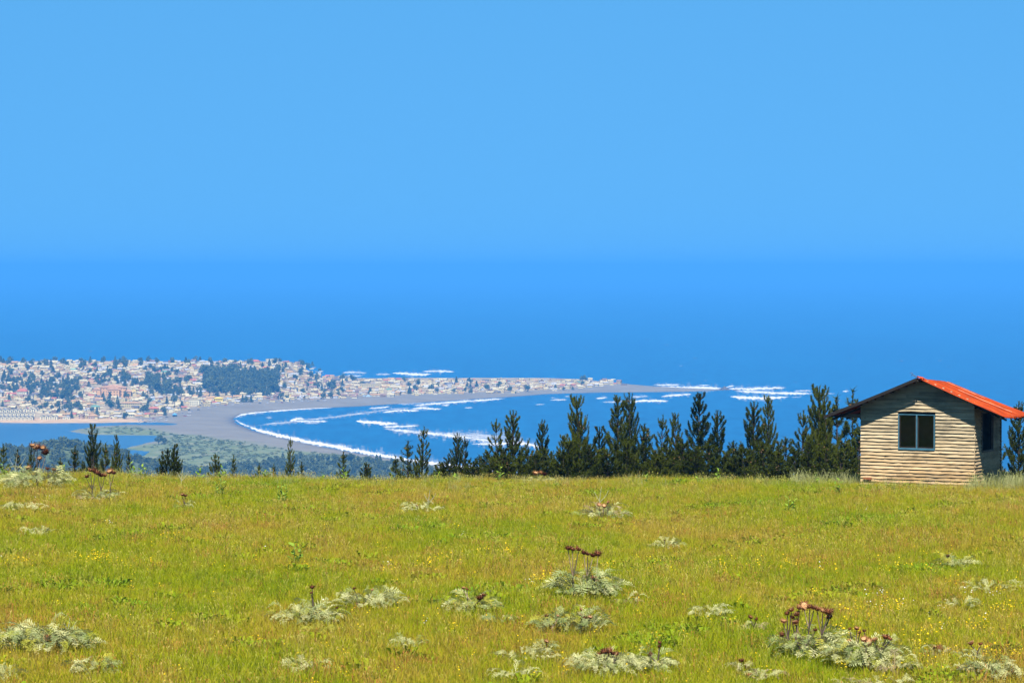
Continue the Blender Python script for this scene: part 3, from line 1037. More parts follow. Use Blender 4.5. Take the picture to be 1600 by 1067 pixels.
HOUSE = {}
for kind, (w, d, h) in {'gable': (10, 8, 3.4), 'cross': (12, 8, 3.6), 'two': (9.5, 8.5, 5.8), 'flat': (11, 9, 3.8), 'long': (16, 7.5, 3.2)}.items():
    wm, rm = MB(), MB()
    x, y = w / 2, d / 2
    if kind == 'flat':
        wm.box(-x, x, -y, y, -2.5, h)
        rm.box(-x - .25, x + .25, -y - .25, y + .25, h + .004, h + .45)
        rm.box(x * .2, x * .75, -y * .3, y * .6, h + .454, h + 2.2)
    else:
        rise = {'gable': 2.0, 'cross': 2.3, 'two': 2.2, 'long': 1.9}[kind]
        wm.add([(-x, -y, -2.5), (x, -y, -2.5), (x, y, -2.5), (-x, y, -2.5), (-x, -y, h), (x, -y, h), (x, y, h), (-x, y, h), (-x, 0, h + rise - .1), (x, 0, h + rise - .1)],
               [(0, 1, 5, 4), (2, 3, 7, 6), (1, 2, 6, 9, 5), (3, 0, 4, 8, 7), (0, 3, 2, 1)])
        o_ = .6
        e = h - o_ * rise / y
        rm.add([(-x - o_, -y - o_, e), (x + o_, -y - o_, e), (x + o_, 0, h + rise), (-x - o_, 0, h + rise), (-x - o_, y + o_, e), (x + o_, y + o_, e),
                (-x - o_, -y - o_, e + .22), (x + o_, -y - o_, e + .22), (x + o_, 0, h + rise + .22), (-x - o_, 0, h + rise + .22), (-x - o_, y + o_, e + .22), (x + o_, y + o_, e + .22)],
               [(6, 7, 8, 9), (9, 8, 11, 10), (1, 0, 3, 2), (2, 3, 4, 5), (0, 1, 7, 6), (5, 4, 10, 11), (0, 6, 9, 3), (3, 9, 10, 4), (1, 2, 8, 7), (2, 5, 11, 8)])
        if kind in ('cross', 'two'):
            gx0, gx1, gy0 = (-x * .75, -x * .05, -y - 2.4) if kind == 'cross' else (x * .05, x * .8, -y - 1.6)
            gm, hz = (gx0 + gx1) / 2, h - .2
            wm.add([(gx0, gy0, -2.5), (gx1, gy0, -2.5), (gx1, -y + .5, -2.5), (gx0, -y + .5, -2.5), (gx0, gy0, hz), (gx1, gy0, hz), (gx1, -y + .5, hz), (gx0, -y + .5, hz), (gm, gy0, hz + 1.4)],
                   [(0, 1, 5, 8, 4), (1, 2, 6, 5), (3, 0, 4, 7)])
            rm.add([(gx0 - .5, gy0 - .4, hz - .3), (gm, gy0 - .4, hz + 1.62), (gx1 + .5, gy0 - .4, hz - .3), (gx0 - .5, 0, hz - .3), (gm, 0, hz + 1.62), (gx1 + .5, 0, hz - .3),
                    (gx0 - .5, gy0 - .4, hz - .1), (gm, gy0 - .4, hz + 1.82), (gx1 + .5, gy0 - .4, hz - .1), (gx0 - .5, 0, hz - .1), (gm, 0, hz + 1.82), (gx1 + .5, 0, hz - .1)],
                   [(6, 7, 10, 9), (7, 8, 11, 10), (1, 0, 3, 4), (2, 1, 4, 5), (0, 1, 7, 6), (1, 2, 8, 7), (0, 6, 9, 3), (2, 5, 11, 8)])
    wins = []
    yf = -y - .06
    if kind == 'two':
        wins = [(-x * .7, yf, 3.9), (-x * .3, yf, 3.9), (-x * .5, yf, 1.2), (x * .42, -y - 1.66, 3.6)]
    elif kind == 'cross':
        wins = [(-x * .4, -y - 2.46, 1.2), (x * .3, yf, 1.2), (x * .72, yf, 1.2)]
    elif kind == 'long':
        wins = [(-x * .78, yf, 1.2), (-x * .3, yf, 1.2), (x * .25, yf, 1.2), (x * .75, yf, 1.2)]
    else:
        wins = [(-x * .6, yf, 1.2), (x * .55, yf, 1.2)]
    wms, rms = wm.mesh('wall'), rm.mesh('roof')
    wms.materials.append(None)
    rms.materials.append(None)
    HOUSE[kind] = (wms, rms, wins, (x * .02, yf, 0), wm, rm)
ME_WIN = MB().box(-.8, .8, -.05, .05, 0, 1.3).mesh('window')
ME_WIN.materials.append(m_pane)
ME_DOOR = MB().box(-.55, .55, -.05, .05, -.3, 2.1).mesh('door')
ME_DOOR.materials.append(m_door)


def link(name, me, parent, loc=(0, 0, 0), rot=None):
    o = bpy.data.objects.new(name, me)
    COL.objects.link(o)
    o.parent = parent
    o.location = loc
    if rot:
        o.rotation_euler = rot
    return o


def house(rec):
    x, y, z, kind, wc, rc, s, rz = rec['x'], rec['y'], rec['z'], rec['kind'], rec['wc'], rec['rc'], rec['s'], rec['rz']
    t = thing('town_house', rec['label'], 'house', (x, y, z), rz, 'houses of the seaside town')
    t.scale = s
    wm, rm, wins, dr, _, _ = HOUSE[kind]
    obm('wall', wm, WALLS[wc], t)
    obm('roof', rm, ROOFS[rc], t)
    for w in wins:
        link('window', ME_WIN, t, w)
    link('door', ME_DOOR, t, dr)


FRONT = lambda px: np.interp(px, [-60, 0, 100, 150, 200, 250, 300, 350, 400, 430, 480, 560, 620, 700, 800, 860, 900, 960, 1000], [655, 656, 656.5, 655, 656, 651, 641, 632, 628, 627.5, 625.5, 622, 619.5, 616.5, 614.5, 611, 608.5, 603, 603])
BACK = lambda px: np.interp(px, [-60, 478, 492, 505, 520, 540, 560, 700, 960, 1000], [565.5, 566.5, 574, 585, 589, 592, 594, 594, 595, 601])
# tree masses of the town in photo pixels: x0, x1, y0, y1, share of trees
GROVES = [(-20, 125, 594, 617, .72), (60, 112, 603, 628, .75), (150, 268, 588, 610, .7), (232, 268, 592, 622, .85), (318, 434, 587, 614, .97), (338, 378, 575, 592, .75), (262, 436, 611, 620, .8), (50, 125, 634, 645, .6), (0, 30, 566, 572, .5),
          (172, 195, 566, 574, .55), (412, 440, 566, 578, .4), (515, 545, 596, 606, .6), (495, 520, 606, 618, .45), (470, 490, 572, 586, .35)]
KEEPOUT = [(146, 206, 604, 622), (-30, 58, 640, 660), (60, 90, 648, 660), (26, 42, 610, 621), (296, 312, 626, 636), (332, 350, 622, 629), (164, 180, 626, 641), (188, 220, 630, 638), (415, 436, 560, 570), (388, 410, 564, 571), (194, 212, 646, 653), (234, 246, 640, 646), (268, 278, 644, 656)]
recs, trees = [], []
py = 566.0
while py < 657:
    step = 2.8 + (py - 566) / 90 * 2.0
    px = -45 + rng.uniform(0, 6)
    while px < 985:
        qx, qy = px + rng.uniform(-1.5, 1.5), py + rng.uniform(-1.5, 1.5)
        if BACK(qx) < qy < FRONT(qx) and not any(a < qx < b and c < qy < d for a, b, c, d in KEEPOUT):
            pt = max([(g[4] if g[4] > .9 else g[4] * .82) for g in GROVES if g[0] < qx < g[1] and g[2] < qy < g[3]] + [.10 if qx < 540 else .05])
            u = rng.random()
            if u < pt:
                trees.append((qx, qy))
            elif u < pt + (1 - pt) * (.86 if qx < 900 else .7):
                recs.append((qx, qy))
        px += rng.uniform(4.4, 7.2) * (.9 + (py - 566) / 300)
    py += step
wk = ['white', 'cream', 'tan', 'pink', 'grey', 'yellow', 'brown', 'pale blue']
wpb = [.22, .40, .24, .03, .04, .03, .03, .01]
rk = ['red', 'terracotta', 'grey', 'pale', 'brown', 'dark', 'green']
rpb = [.05, .12, .15, .43, .17, .07, .01]
H = []
for (qx, qy) in recs:
    x, y, z = hit(qx, qy)
    kind = ['gable', 'cross', 'two', 'flat', 'long'][rng.choice(5, p=[.32, .2, .17, .16, .15])]
    k = rng.uniform(.52, .86)
    H.append(dict(px=qx, py=qy, x=x, y=y, z=z - .2, kind=kind, wc=wk[rng.choice(8, p=np.array(wpb) / sum(wpb))], rc=rk[rng.choice(7, p=np.array(rpb) / sum(rpb))],
                  s=(k, k, k * rng.uniform(.9, 1.15)), rz=rng.normal(0, .28) + (math.pi / 2 if rng.random() < .25 else 0), big=k * {'gable': 10, 'cross': 12, 'two': 11, 'flat': 11, 'long': 15}[kind] / y))
H.sort(key=lambda r: -r['big'])
IND, REST = H[:285], H[285:]


def district(r):
    px, py = r['px'], r['py']
    if px < 230:
        if py > 640:
            return 'by the lagoon bank'
        if py > 612:
            return 'below the left tree belt' if px < 140 else 'around the large orange building'
        return 'above the left tree belt' if px < 140 else 'uphill of the orange building'
    if px < 325:
        return 'on the hilltop by the grove' if py < 590 else 'left of the big pine grove'
    if px < 436:
        return 'on the ridge above the grove' if py < 595 else 'between pine grove and beach'
    if px < 545:
        return 'at the neck of the spit'
    if px < 640:
        return 'on the inner spit'
    if px < 740:
        return 'midway along the spit'
    if px < 850:
        return 'on the outer spit'
    return 'near the bare spit tip'


form = {'gable': 'gabled', 'cross': 'double-gabled', 'two': 'two-storey', 'flat': 'flat-roofed', 'long': 'long low'}
byl = {}
for r in IND:
    r['label'] = '%s %s house with %s roof %s' % (form[r['kind']], r['wc'], r['rc'], district(r)) if r['kind'] != 'flat' else 'flat %s house, roof %s, %s' % (r['wc'], r['rc'], district(r))
    byl.setdefault(r['label'], []).append(r)
for lab, rs in byl.items():
    if len(rs) > 1:
        rs.sort(key=lambda r: r['px'])
        for i, r in enumerate(rs):
            r['label'] = lab + ', ' + ('leftmost' if i == 0 else '%s from left' % ORD[i] if i < len(rs) - 1 else 'rightmost')
for r in IND:
    house(r)
# the houses past the count: one mass
V, F, MI = [], [], []
allm = list(WALLS.values()) + list(ROOFS.values())
wi = {k: i for i, k in enumerate(WALLS)}
ri = {k: i + len(WALLS) for i, k in enumerate(ROOFS)}
for r in REST:
    for mbx, mi in ((HOUSE[r['kind']][4], wi[r['wc']]), (HOUSE[r['kind']][5], ri[r['rc']])):
        n = len(V)
        cz, sz = math.cos(r['rz']), math.sin(r['rz'])
        for (a, b, c) in mbx.V:
            a, b, c = a * r['s'][0], b * r['s'][1], c * r['s'][2]
            V.append((r['x'] + a * cz - b * sz, r['y'] + a * sz + b * cz, r['z'] + c))
        for f in mbx.F:
            F.append(tuple(i + n for i in f))
            MI.append(mi)
if V:
    me = mesh_from('far_houses', V, F)
    for m in allm:
        me.materials.append(m)
    me.polygons.foreach_set('material_index', np.array(MI, np.int32))
    tag(ob('far_houses', me), 'crowded smaller houses filling the back of the seaside town', 'houses', kind='stuff')


# --- landmark buildings
def at(px, py, dz=0.0):
    x, y, z = hit(px, py)
    return (x, y, z + dz)


m_orange = quickpaint('orange_render', (.66, .38, .16))
m_orange2 = quickpaint('orange_roofing', (.60, .34, .18))
loc = at(172, 619.5)
og = thing('terraced_building', 'large orange building with stepped gabled wings standing out among dark trees', 'building', loc)
for (x0, x1, y0, y1, h, rise) in [(-16, 22, 4, 18, 13, 4), (-4, 14, -4, 6, 10, 7), (-26, -14, 0, 14, 10, 3), (20, 30, 0, 14, 7, 3), (-36, -24, -6, 6, 4, 2)]:
    w = ob('wall', MB().box(x0, x1, y0, y1, -4, h).mesh('wall'), m_orange, og)
    xm = (x0 + x1) / 2
    ob('roof', MB().add([(x0 - .6, y0 - .6, h - .1), (xm, y0 - .6, h + rise), (x1 + .6, y0 - .6, h - .1), (x0 - .6, y1 + .6, h - .1), (xm, y1 + .6, h + rise), (x1 + .6, y1 + .6, h - .1)],
                        [(0, 2, 1), (3, 4, 5), (0, 1, 4, 3), (1, 2, 5, 4), (0, 3, 5, 2)]).mesh('roof'), m_orange2, og)
    for lv in np.arange(2.2, h - 1.5, 4.0):
        for xx in np.arange(x0 + 2.2, x1 - 1.5, 4.2):
            link('window', ME_WIN, og, (float(xx), y0 - .06, float(lv)))

m_wh = WALLS['white']


def terrace(px0, px1, py, label, rz=0.0):
    a, b = at(px0, py), at(px1, py)
    L = b[0] - a[0]
    n = max(3, int(L / 5.2))
    t = thing('terraced_houses', label, 'terrace', (a[0], a[1], (a[2] + b[2]) / 2), math.atan2(b[1] - a[1], b[0] - a[0]), 'white terraces by the lagoon')
    u = L / n
    for i in range(n):
        mw, mr = MB(), MB()
        x0, x1 = i * u + .35, (i + 1) * u - .35
        xm = (x0 + x1) / 2
        h = 4.2
        mw.add([(x0, 0, -2), (x1, 0, -2), (x1, 8, -2), (x0, 8, -2), (x0, 0, h), (x1, 0, h), (x1, 8, h), (x0, 8, h), (xm, 0, h + 1.7), (xm, 8, h + 1.7)], [(0, 1, 5, 8, 4), (2, 3, 7, 9, 6), (1, 2, 6, 5), (3, 0, 4, 7), (0, 3, 2, 1)])
        w = ob('wall', mw.mesh('wall'), m_wh, t)
        link('window', ME_WIN, w, (xm, -.06, 2.6))
        link('door', ME_DOOR, w, (xm, -.06, .1))
        mr.add([(x0 - .3, -.5, h - .2), (xm, -.5, h + 1.95), (x1 + .3, -.5, h - .2), (x0 - .3, 8.4, h - .2), (xm, 8.4, h + 1.95), (x1 + .3, 8.4, h - .2)], [(0, 1, 4, 3), (1, 2, 5, 4), (0, 3, 4, 1), (1, 4, 5, 2)])
        ob('roof', mr.mesh('roof'), ROOFS['grey'], t)


terrace(-30, 34, 645.5, 'uppermost of the white terraced rows at the left by the lagoon')
terrace(-30, 56, 651, 'middle one of the white terraced rows at the left by the lagoon')
terrace(-30, 52, 656.5, 'lowest white terraced row at the left, nearest the lagoon bank')
terrace(62, 90, 656, 'short white terraced row right of the three stacked terraces')
terrace(36, 58, 644, 'short white terraced row high behind the left terraces')


def block(name, px, py, w, d, h, wm, rm, label, cat='building', rise=2.4, rows=1):
    x, y, z = at(px, py)
    t = thing(name, label, cat, (x, y, z))
    ob('wall', MB().box(-w / 2, w / 2, 0, d, -2, h).mesh('wall'), wm, t)
    if rise > 0:
        ob('roof', MB().add([(-w / 2 - .7, -.7, h - .2), (w / 2 + .7, -.7, h - .2), (w / 2 + .7, d + .7, h - .2), (-w / 2 - .7, d + .7, h - .2), (-w / 4, d / 2, h + rise), (w / 4, d / 2, h + rise)],
                            [(0, 1, 5, 4), (1, 2, 5), (2, 3, 4, 5), (3, 0, 4), (0, 3, 2, 1)]).mesh('roof'), rm, t)
    else:
        ob('roof', MB().box(-w / 2 - .4, w / 2 + .4, -.4, d + .4, h + .003, h + .7).mesh('roof'), rm, t)
    for lv in range(rows):
        for xx in np.arange(-w / 2 + 1.6, w / 2 - 1, 3.0):
            link('window', ME_WIN, t, (float(xx), -.06, 1.2 + lv * 3))
    return t


block('town_house', 34, 620, 14, 12, 8, m_wh, ROOFS['red'], 'big white house with red hipped roof beside the left tree belt', 'house', 4, 2)
block('town_house', 304, 634, 14, 10, 8.5, m_wh, ROOFS['pale'], 'white cube-shaped two-storey house on the beach edge below the grove', 'house', 0, 2)
block('beach_kiosk', 341, 627, 13, 7, 4.2, quickpaint('bright_yellow_paint', (.85, .62, .06)), quickpaint('yellow_roofing', (.80, .55, .05)), 'bright yellow building at the beach edge below the pine grove', 'kiosk', 1.2)
block('town_house', 398, 570, 17, 10, 5.5, WALLS['cream'], ROOFS['red'], 'wide red-roofed house on the skyline above the grove', 'house', 3)
block('town_house', 425, 569, 20, 10, 8, WALLS['white'], ROOFS['pale'], 'tallest pale flat-topped house on the skyline above the grove', 'house', 0, 2)
block('town_house', 203, 651.5, 17, 10, 3.5, m_wh, ROOFS['pale'], 'broad low white building with pale roof close to the lagoon end', 'house', 2.5)
block('school_block', 204, 637, 30, 9, 6.5, WALLS['cream'], ROOFS['terracotta'], 'long cream two-storey block below the orange building', 'school', 1.6, 2)
block('school_block', 578, 607, 34, 10, 7, WALLS['cream'], ROOFS['pale'], 'long pale two-storey block at the start of the spit', 'school', 0, 2)
block('town_house', 240, 644, 13, 9, 5, WALLS['tan'], ROOFS['red'], 'tan house with red hipped roof at the back of the beach parking', 'house', 2.4)
block('town_house', 225, 652, 9, 8, 3.5, m_wh, ROOFS['grey'], 'white hut with grey roof beside the broad low lagoon building', 'house', 1.8)
block('town_house', 262, 642, 10, 8, 3.8, WALLS['cream'], ROOFS['grey'], 'cream house with grey roof behind the blue beach tent', 'house', 1.8)
block('town_house', 145, 655, 12, 8, 4.5, WALLS['pink'], ROOFS['terracotta'], 'pink house at the foot of the sandy street by the lagoon', 'house', 2)
block('town_house', 148, 641, 12, 9, 5, m_wh, ROOFS['green'], 'white house with green roof on the sandy street', 'house', 2)
# church at the left edge
ch = thing('church', 'white church with pointed spire at the far left edge of town', 'church', at(-1, 621))
ob('nave', MB().box(-7, 3, 2, 22, -2, 7).mesh('nave'), m_wh, ch)
ob('roof', MB().add([(-7.5, 1.5, 6.9), (-2, 1.5, 11), (3.5, 1.5, 6.9), (-7.5, 22.5, 6.9), (-2, 22.5, 11), (3.5, 22.5, 6.9)], [(0, 2, 1), (3, 4, 5), (0, 1, 4, 3), (1, 2, 5, 4)]).mesh('roof'), ROOFS['grey'], ch)
ob('tower', MB().box(-4.3, .3, -3, 1.6, -2, 12).mesh('tower'), m_wh, ch)
ob('spire', MB().add([(-4.8, -3.5, 12), (.8, -3.5, 12), (.8, 2.1, 12), (-4.8, 2.1, 12), (-2, -.7, 21)], [(0, 1, 4), (1, 2, 4), (2, 3, 4), (3, 0, 4), (3, 2, 1, 0)]).mesh('spire'), m_wh, ch)
# beach tents and parked cars at the end of the beach
m_tblue = quickpaint('blue_canvas', (.10, .32, .62))
x, y, z = at(273, 651)
tb = thing('beach_tent', 'blue and white beach tent standing on the sand by the lagoon end', 'tent', (x, y, z))
ob('canopy', MB().add([(-3.4, -3, 2.6), (3.4, -3, 2.6), (3.4, 3, 2.6), (-3.4, 3, 2.6), (0, 0, 5)], [(0, 1, 4), (1, 2, 4), (2, 3, 4), (3, 0, 4)]).mesh('canopy'), m_tblue, tb)
ob('side_cloth', MB().box(-3.1, 3.1, 2.6, 2.8, 0, 2.6).box(-3.1, -2.9, -2.8, 2.59, 0, 2.6).mesh('side_cloth'), m_wh, tb)
for sx_ in (-3.1, 3.0):
    ob('pole', MB().box(sx_, sx_ + .12, -2.9, -2.8, 0, 2.62).mesh('pole'), m_wh, tb)
m_car = [quickpaint('white_car_paint', (.75, .75, .75)), quickpaint('silver_car_paint', (.5, .5, .52)), quickpaint('dark_car_paint', (.05, .05, .06)), quickpaint('red_car_paint', (.4, .05, .04))]
body = MB().add([(-2.1, -.85, .35), (2.1, -.85, .35), (2.1, .85, .35), (-2.1, .85, .35), (-2.1, -.85, .9), (2.1, -.85, .85), (2.1, .85, .85), (-2.1, .85, .9)], [(0, 3, 2, 1), (4, 5, 6, 7), (0, 1, 5, 4), (1, 2, 6, 5), (2, 3, 7, 6), (3, 0, 4, 7)]).mesh('body')
body.materials.append(None)
cabm = MB().add([(-1.7, -.78, .9), (1.0, -.78, .88), (1.0, .78, .88), (-1.7, .78, .9), (-1.3, -.65, 1.45), (.4, -.65, 1.45), (.4, .65, 1.45), (-1.3, .65, 1.45)], [(4, 5, 6, 7), (0, 1, 5, 4), (1, 2, 6, 5), (2, 3, 7, 6), (3, 0, 4, 7)]).mesh('windows')
cabm.materials.append(m_pane)
whl = MB().tube([(0, -.1, 0), (0, .1, 0)], [.34, .34], 8).mesh('wheel')
whl.materials.append(m_cone)
cars = [(px, FRONT(px) + dy) for px in range(216, 300, 9) for dy in (3.5, 7.5) if not 262 < px < 284]
cars += [(px, FRONT(px) + 2.2) for px in range(300, 520, 13)]
CN = ['white', 'silver', 'dark', 'red']
cc = {}
cars.sort()
for i, (px, py) in enumerate(cars):
    ci = [0, 0, 1, 2, 0, 1, 3][i % 7]
    where = 'at the end of the beach' if px < 300 else 'along the back of the beach'
    x, y, z = at(px + rng.uniform(-3, 3), py + rng.uniform(-.8, .8))
    cc[(ci, where)] = cc.get((ci, where), -1) + 1
    t = thing('parked_car', '%s parked car %s, %s of that colour from the left' % (CN[ci], where, ORD[cc[(ci, where)]]), 'car', (x, y, z), rng.uniform(-.4, .4), '%s cars parked %s' % (CN[ci], where))
    obm('body', body, m_car[ci], t)
    link('windows', cabm, t)
    for wx_, wy_ in ((-1.3, -.8), (1.3, -.8), (-1.3, .8), (1.3, .8)):
        link('wheel', whl, t, (wx_, wy_, .34))

# ------------------------------------------------------------------ far trees
m_ftree = leafy('far_foliage', (.062, .086, .030), (.145, .168, .056), .25)
m_fgreen = leafy('far_green_foliage', (.05, .085, .02), (.09, .14, .035), .25)


def leaf_crown(seed, n, shape, size):
    r = np.random.default_rng(seed)
    V = []
    lobes = [(r.uniform(-.45, .45), r.uniform(-.45, .45), r.uniform(.35, .9), r.uniform(.28, .5)) for _ in range(7)] + [(0, 0, .65, .5)]
    for i in range(n):
        if shape == 'cone':
            z = r.random() ** 1.3
            rad = (1 - z) * .5 * r.random() ** .35 * (.75 + .35 * math.sin(z * 26)) + .03
            a = r.uniform(0, 6.28)
            p = np.array([math.cos(a) * rad, math.sin(a) * rad, .1 + z * .92])
        else:
            lx, ly, lz, lr = lobes[r.integers(len(lobes))]
            d = r.normal(size=3)
            d /= np.linalg.norm(d)
            p = np.array([lx * .75, ly * .75, lz]) + d * lr * .62 * r.random() ** .3
        u = r.normal(size=3)
        u /= np.linalg.norm(u)
        w = np.cross(u, r.normal(size=3))
        w /= np.linalg.norm(w)
        s = size * r.uniform(.6, 1.3)
        V += [p - u * s, p + u * s * .6 + w * s * .8, p + u * s * .4 - w * s * .8]
    return mesh_from('crown', np.array(V), np.arange(len(V)).reshape(-1, 3), 3)


FT = []
for sd_, shp in ((1, 'round'), (2, 'round'), (3, 'round'), (4, 'cone'), (5, 'cone')):
    cr = leaf_crown(sd_, 420, shp, .085)
    cr.materials.append(None)
    tk = MB().tube([(0, 0, -.1), (.01, 0, .3), (0, .01, .7)], [.035, .028, .012], 5)
    for a in range(4):
        tk.tube([(0, 0, .3 + a * .08), (math.cos(a * 1.7) * .25, math.sin(a * 1.7) * .25, .5 + a * .1)], [.015, .006], 4)
    tk = tk.mesh('trunk')
    tk.materials.append(m_bark)
    FT.append((cr, tk))


def far_tree(name, x, y, z, h, wd, v, m, label, group):
    t = thing(name, label, 'tree', (x, y, z - .3), rng.uniform(0, 6.28), group)
    t.scale = (h * wd, h * wd, h)
    obm('crown', FT[v][0], m, t)
    link('trunk', FT[v][1], t)


TI = []
for (qx, qy) in trees:
    x, y, z = hit(qx, qy)
    in_grove = 318 < qx < 434 and 585 < qy < 615
    h = rng.uniform(11, 17) if in_grove else rng.uniform(7, 13)
    TI.append((qx, qy, x, y, z, h))
for (qx, qy, h) in [(172, 640, 15), (245, 614, 19), (262, 610, 15), (108, 618, 16), (68, 612, 15), (362, 592, 20), (372, 598, 18), (428, 606, 19), (418, 604, 17), (100, 622, 13), (118, 640, 11), (125, 643, 10), (35, 570, 11), (70, 570, 10), (100, 568, 10), (180, 569, 13), (245, 569, 10), (640, 612, 9), (730, 607, 12), (735, 608, 9), (684, 614, 8), (640, 603, 7), (868, 609, 7), (880, 610, 6), (895, 609, 6), (475, 572, 9), (503, 611, 12), (535, 607, 14), (522, 606, 12), (516, 622, 10)]:
    x, y, z = hit(qx, qy)
    TI.append((qx, qy, x, y, z, h))


def tree_zone(px, py):
    if 318 < px < 436 and 574 < py < 622:
        row = 'back' if py < 594 else 'middle' if py < 604 else 'front'
        return '%s row of the big grove, %s end' % (row, 'left' if px < 358 else 'right') if not 358 <= px < 396 else '%s row of the big grove, at its centre' % row
    if px < 140:
        if py > 630:
            return 'behind the white terraces by the lagoon'
        return ('on the skyline at the left of town' if py < 580 else 'high in the left tree belt' if py < 603 else 'low in the left tree belt') + (', outer part' if px < 60 else '')
    if px < 318:
        return ('on the skyline above the orange building' if py < 580 else 'behind the orange building' if py < 604 else 'beside the orange building') if px < 215 else ('on the skyline left of the grove' if py < 580 else 'between orange building and grove' if py < 606 else 'below, between orange building and grove')
    if px < 436:
        return 'on the ridge above the big grove' if py < 590 else 'between the big grove and the beach'
    if px < 545:
        return 'at the neck of the spit'
    return 'among houses on the %s half of the spit' % ('inner' if px < 720 else 'outer')


TI.sort(key=lambda q: -q[5] / q[3])
TR, byt = [], {}
for (qx, qy, x, y, z, h) in TI[:290]:
    v = int(rng.integers(5))
    green = (qx, qy) == (172, 640)
    if green:
        far_tree('town_tree', x, y, z, h, 1.0, 0, m_fgreen, 'round bright green tree just below the large orange building', 'trees of the seaside town')
        continue
    lab = '%s%s tree %s' % ('tall ' if h > 13.5 else 'small ' if h < 10 else '', 'rounded' if v < 3 else 'pointed', tree_zone(qx, qy))
    byt.setdefault(lab, []).append((qx, x, y, z, h, v))
for lab, rs in byt.items():
    rs.sort()
    for i, (qx, x, y, z, h, v) in enumerate(rs):
        l2 = lab if len(rs) == 1 else lab + (', leftmost' if i == 0 else ', rightmost' if i == len(rs) - 1 else ', %s from left' % ORD[i])
        far_tree('town_tree', x, y, z, h, rng.uniform(.75, 1.1) if v < 3 else rng.uniform(.6, .8), v, m_ftree, l2, 'trees of the seaside town')


def scatter(name, pts, sources, label, cat):
    """uncountable cover: points in the place that each carry one of a few source meshes"""
    src = bpy.data.collections.new(name + '_sources')
    for k, o in enumerate(sources):
        o.name = '%s_source_%02d' % (name, k)
        src.objects.link(o)
    me = bpy.data.meshes.new(name)
    Pn = np.array([p[:3] for p in pts], np.float32)
    me.vertices.add(len(Pn))
    me.vertices.foreach_set('co', Pn.ravel())
    a = me.attributes.new('turn', 'FLOAT_VECTOR', 'POINT')
    a.data.foreach_set('vector', np.array([p[3] for p in pts], np.float32).ravel())
    a = me.attributes.new('size', 'FLOAT_VECTOR', 'POINT')
    a.data.foreach_set('vector', np.array([p[4] for p in pts], np.float32).ravel())
    a = me.attributes.new('pick', 'INT', 'POINT')
    a.data.foreach_set('value', np.array([p[5] for p in pts], np.int32))
    o = bpy.data.objects.new(name, me)
    COL.objects.link(o)
    ng = bpy.data.node_groups.new(name, 'GeometryNodeTree')
    ng.interface.new_socket('Geometry', in_out='INPUT', socket_type='NodeSocketGeometry')
    ng.interface.new_socket('Geometry', in_out='OUTPUT', socket_type='NodeSocketGeometry')
    n = ng.nodes
    gi, go = n.new('NodeGroupInput'), n.new('NodeGroupOutput')
    ci = n.new('GeometryNodeCollectionInfo')
    ci.inputs['Collection'].default_value = src
    ci.inputs['Separate Children'].default_value = True
    ci.inputs['Reset Children'].default_value = True
    ip = n.new('GeometryNodeInstanceOnPoints')
    ip.inputs['Pick Instance'].default_value = True
    L = ng.links

    def na(nm, t):
        q = n.new('GeometryNodeInputNamedAttribute')
        q.data_type = t
        q.inputs['Name'].default_value = nm
        return q.outputs['Attribute']
    L.new(gi.outputs[0], ip.inputs['Points'])
    L.new(ci.outputs[0], ip.inputs['Instance'])
    L.new(na('pick', 'INT'), ip.inputs['Instance Index'])
    L.new(na('turn', 'FLOAT_VECTOR'), ip.inputs['Rotation'])
    L.new(na('size', 'FLOAT_VECTOR'), ip.inputs['Scale'])
    L.new(ip.outputs[0], go.inputs[0])
    md = o.modifiers.new('scatter', 'NODES')
    md.node_group = ng
    return tag(o, label, cat, kind='stuff')


def src(me, m):
    o = bpy.data.objects.new('source', me)
    if len(me.materials) == 0:
        me.materials.append(m)
    return o


pts = []
for (qx, qy, x, y, z, h) in TI[290:]:
    pts.append((x, y, z - .3, (0, 0, rng.uniform(0, 6.28)), (h * .95, h * .95, h), int(rng.integers(4))))
if pts:
    scatter('town_woods', pts, [src(leaf_crown(30 + k, 300, 'round' if k < 3 else 'cone', .10), m_ftree) for k in range(4)], 'smaller dark trees filling in between the houses of the town', 'trees')
# the woods below the lagoon and behind the beach
pts = []
for i in range(1500):
    x, y = rng.uniform(-640, -278), rng.uniform(2250, 2720)
    z = float(far_z(np.array([x]), np.array([y]))[0])
    if float(bil(spur, np.array([x]), np.array([y]))[0]) < 3:
        continue
    h = rng.uniform(5, 10)
    w = h * rng.uniform(.8, 1.2)
    pts.append((x, y, z - .3, (0, 0, rng.uniform(0, 6.28)), (w, w, h), int(rng.integers(4))))
wood_src = [src(leaf_crown(40 + k, 300, 'round' if k < 3 else 'cone', .10), m_ftree) for k in range(4)]
scatter('far_wood', pts, wood_src, 'dark hazy wood on the spur in front of the lagoon', 'wood')
pts = []
WTOP = lambda px: np.interp(px, [250, 300, 400, 440, 520, 600, 660, 760], [738, 735, 723, 719, 720, 724, 731, 742])
for i in range(900):
    px, py = rng.uniform(250, 760), rng.uniform(716, 770)
    if py < WTOP(px) + 3:
        continue
    q = G(px, py, 3)
    h = rng.uniform(4.5, 7.5)
    w = h * rng.uniform(.9, 1.3)
    pts.append((q[0], q[1], float(far_z(q[0:1], q[1:2])[0]) - .3, (0, 0, rng.uniform(0, 6.28)), (w, w, h), int(rng.integers(4))))
wood_src = [src(leaf_crown(50 + k, 300, 'round' if k < 3 else 'cone', .10), m_ftree) for k in range(4)]
scatter('beach_wood', pts, wood_src, 'dark wood behind the beach, just over the meadow edge', 'wood')
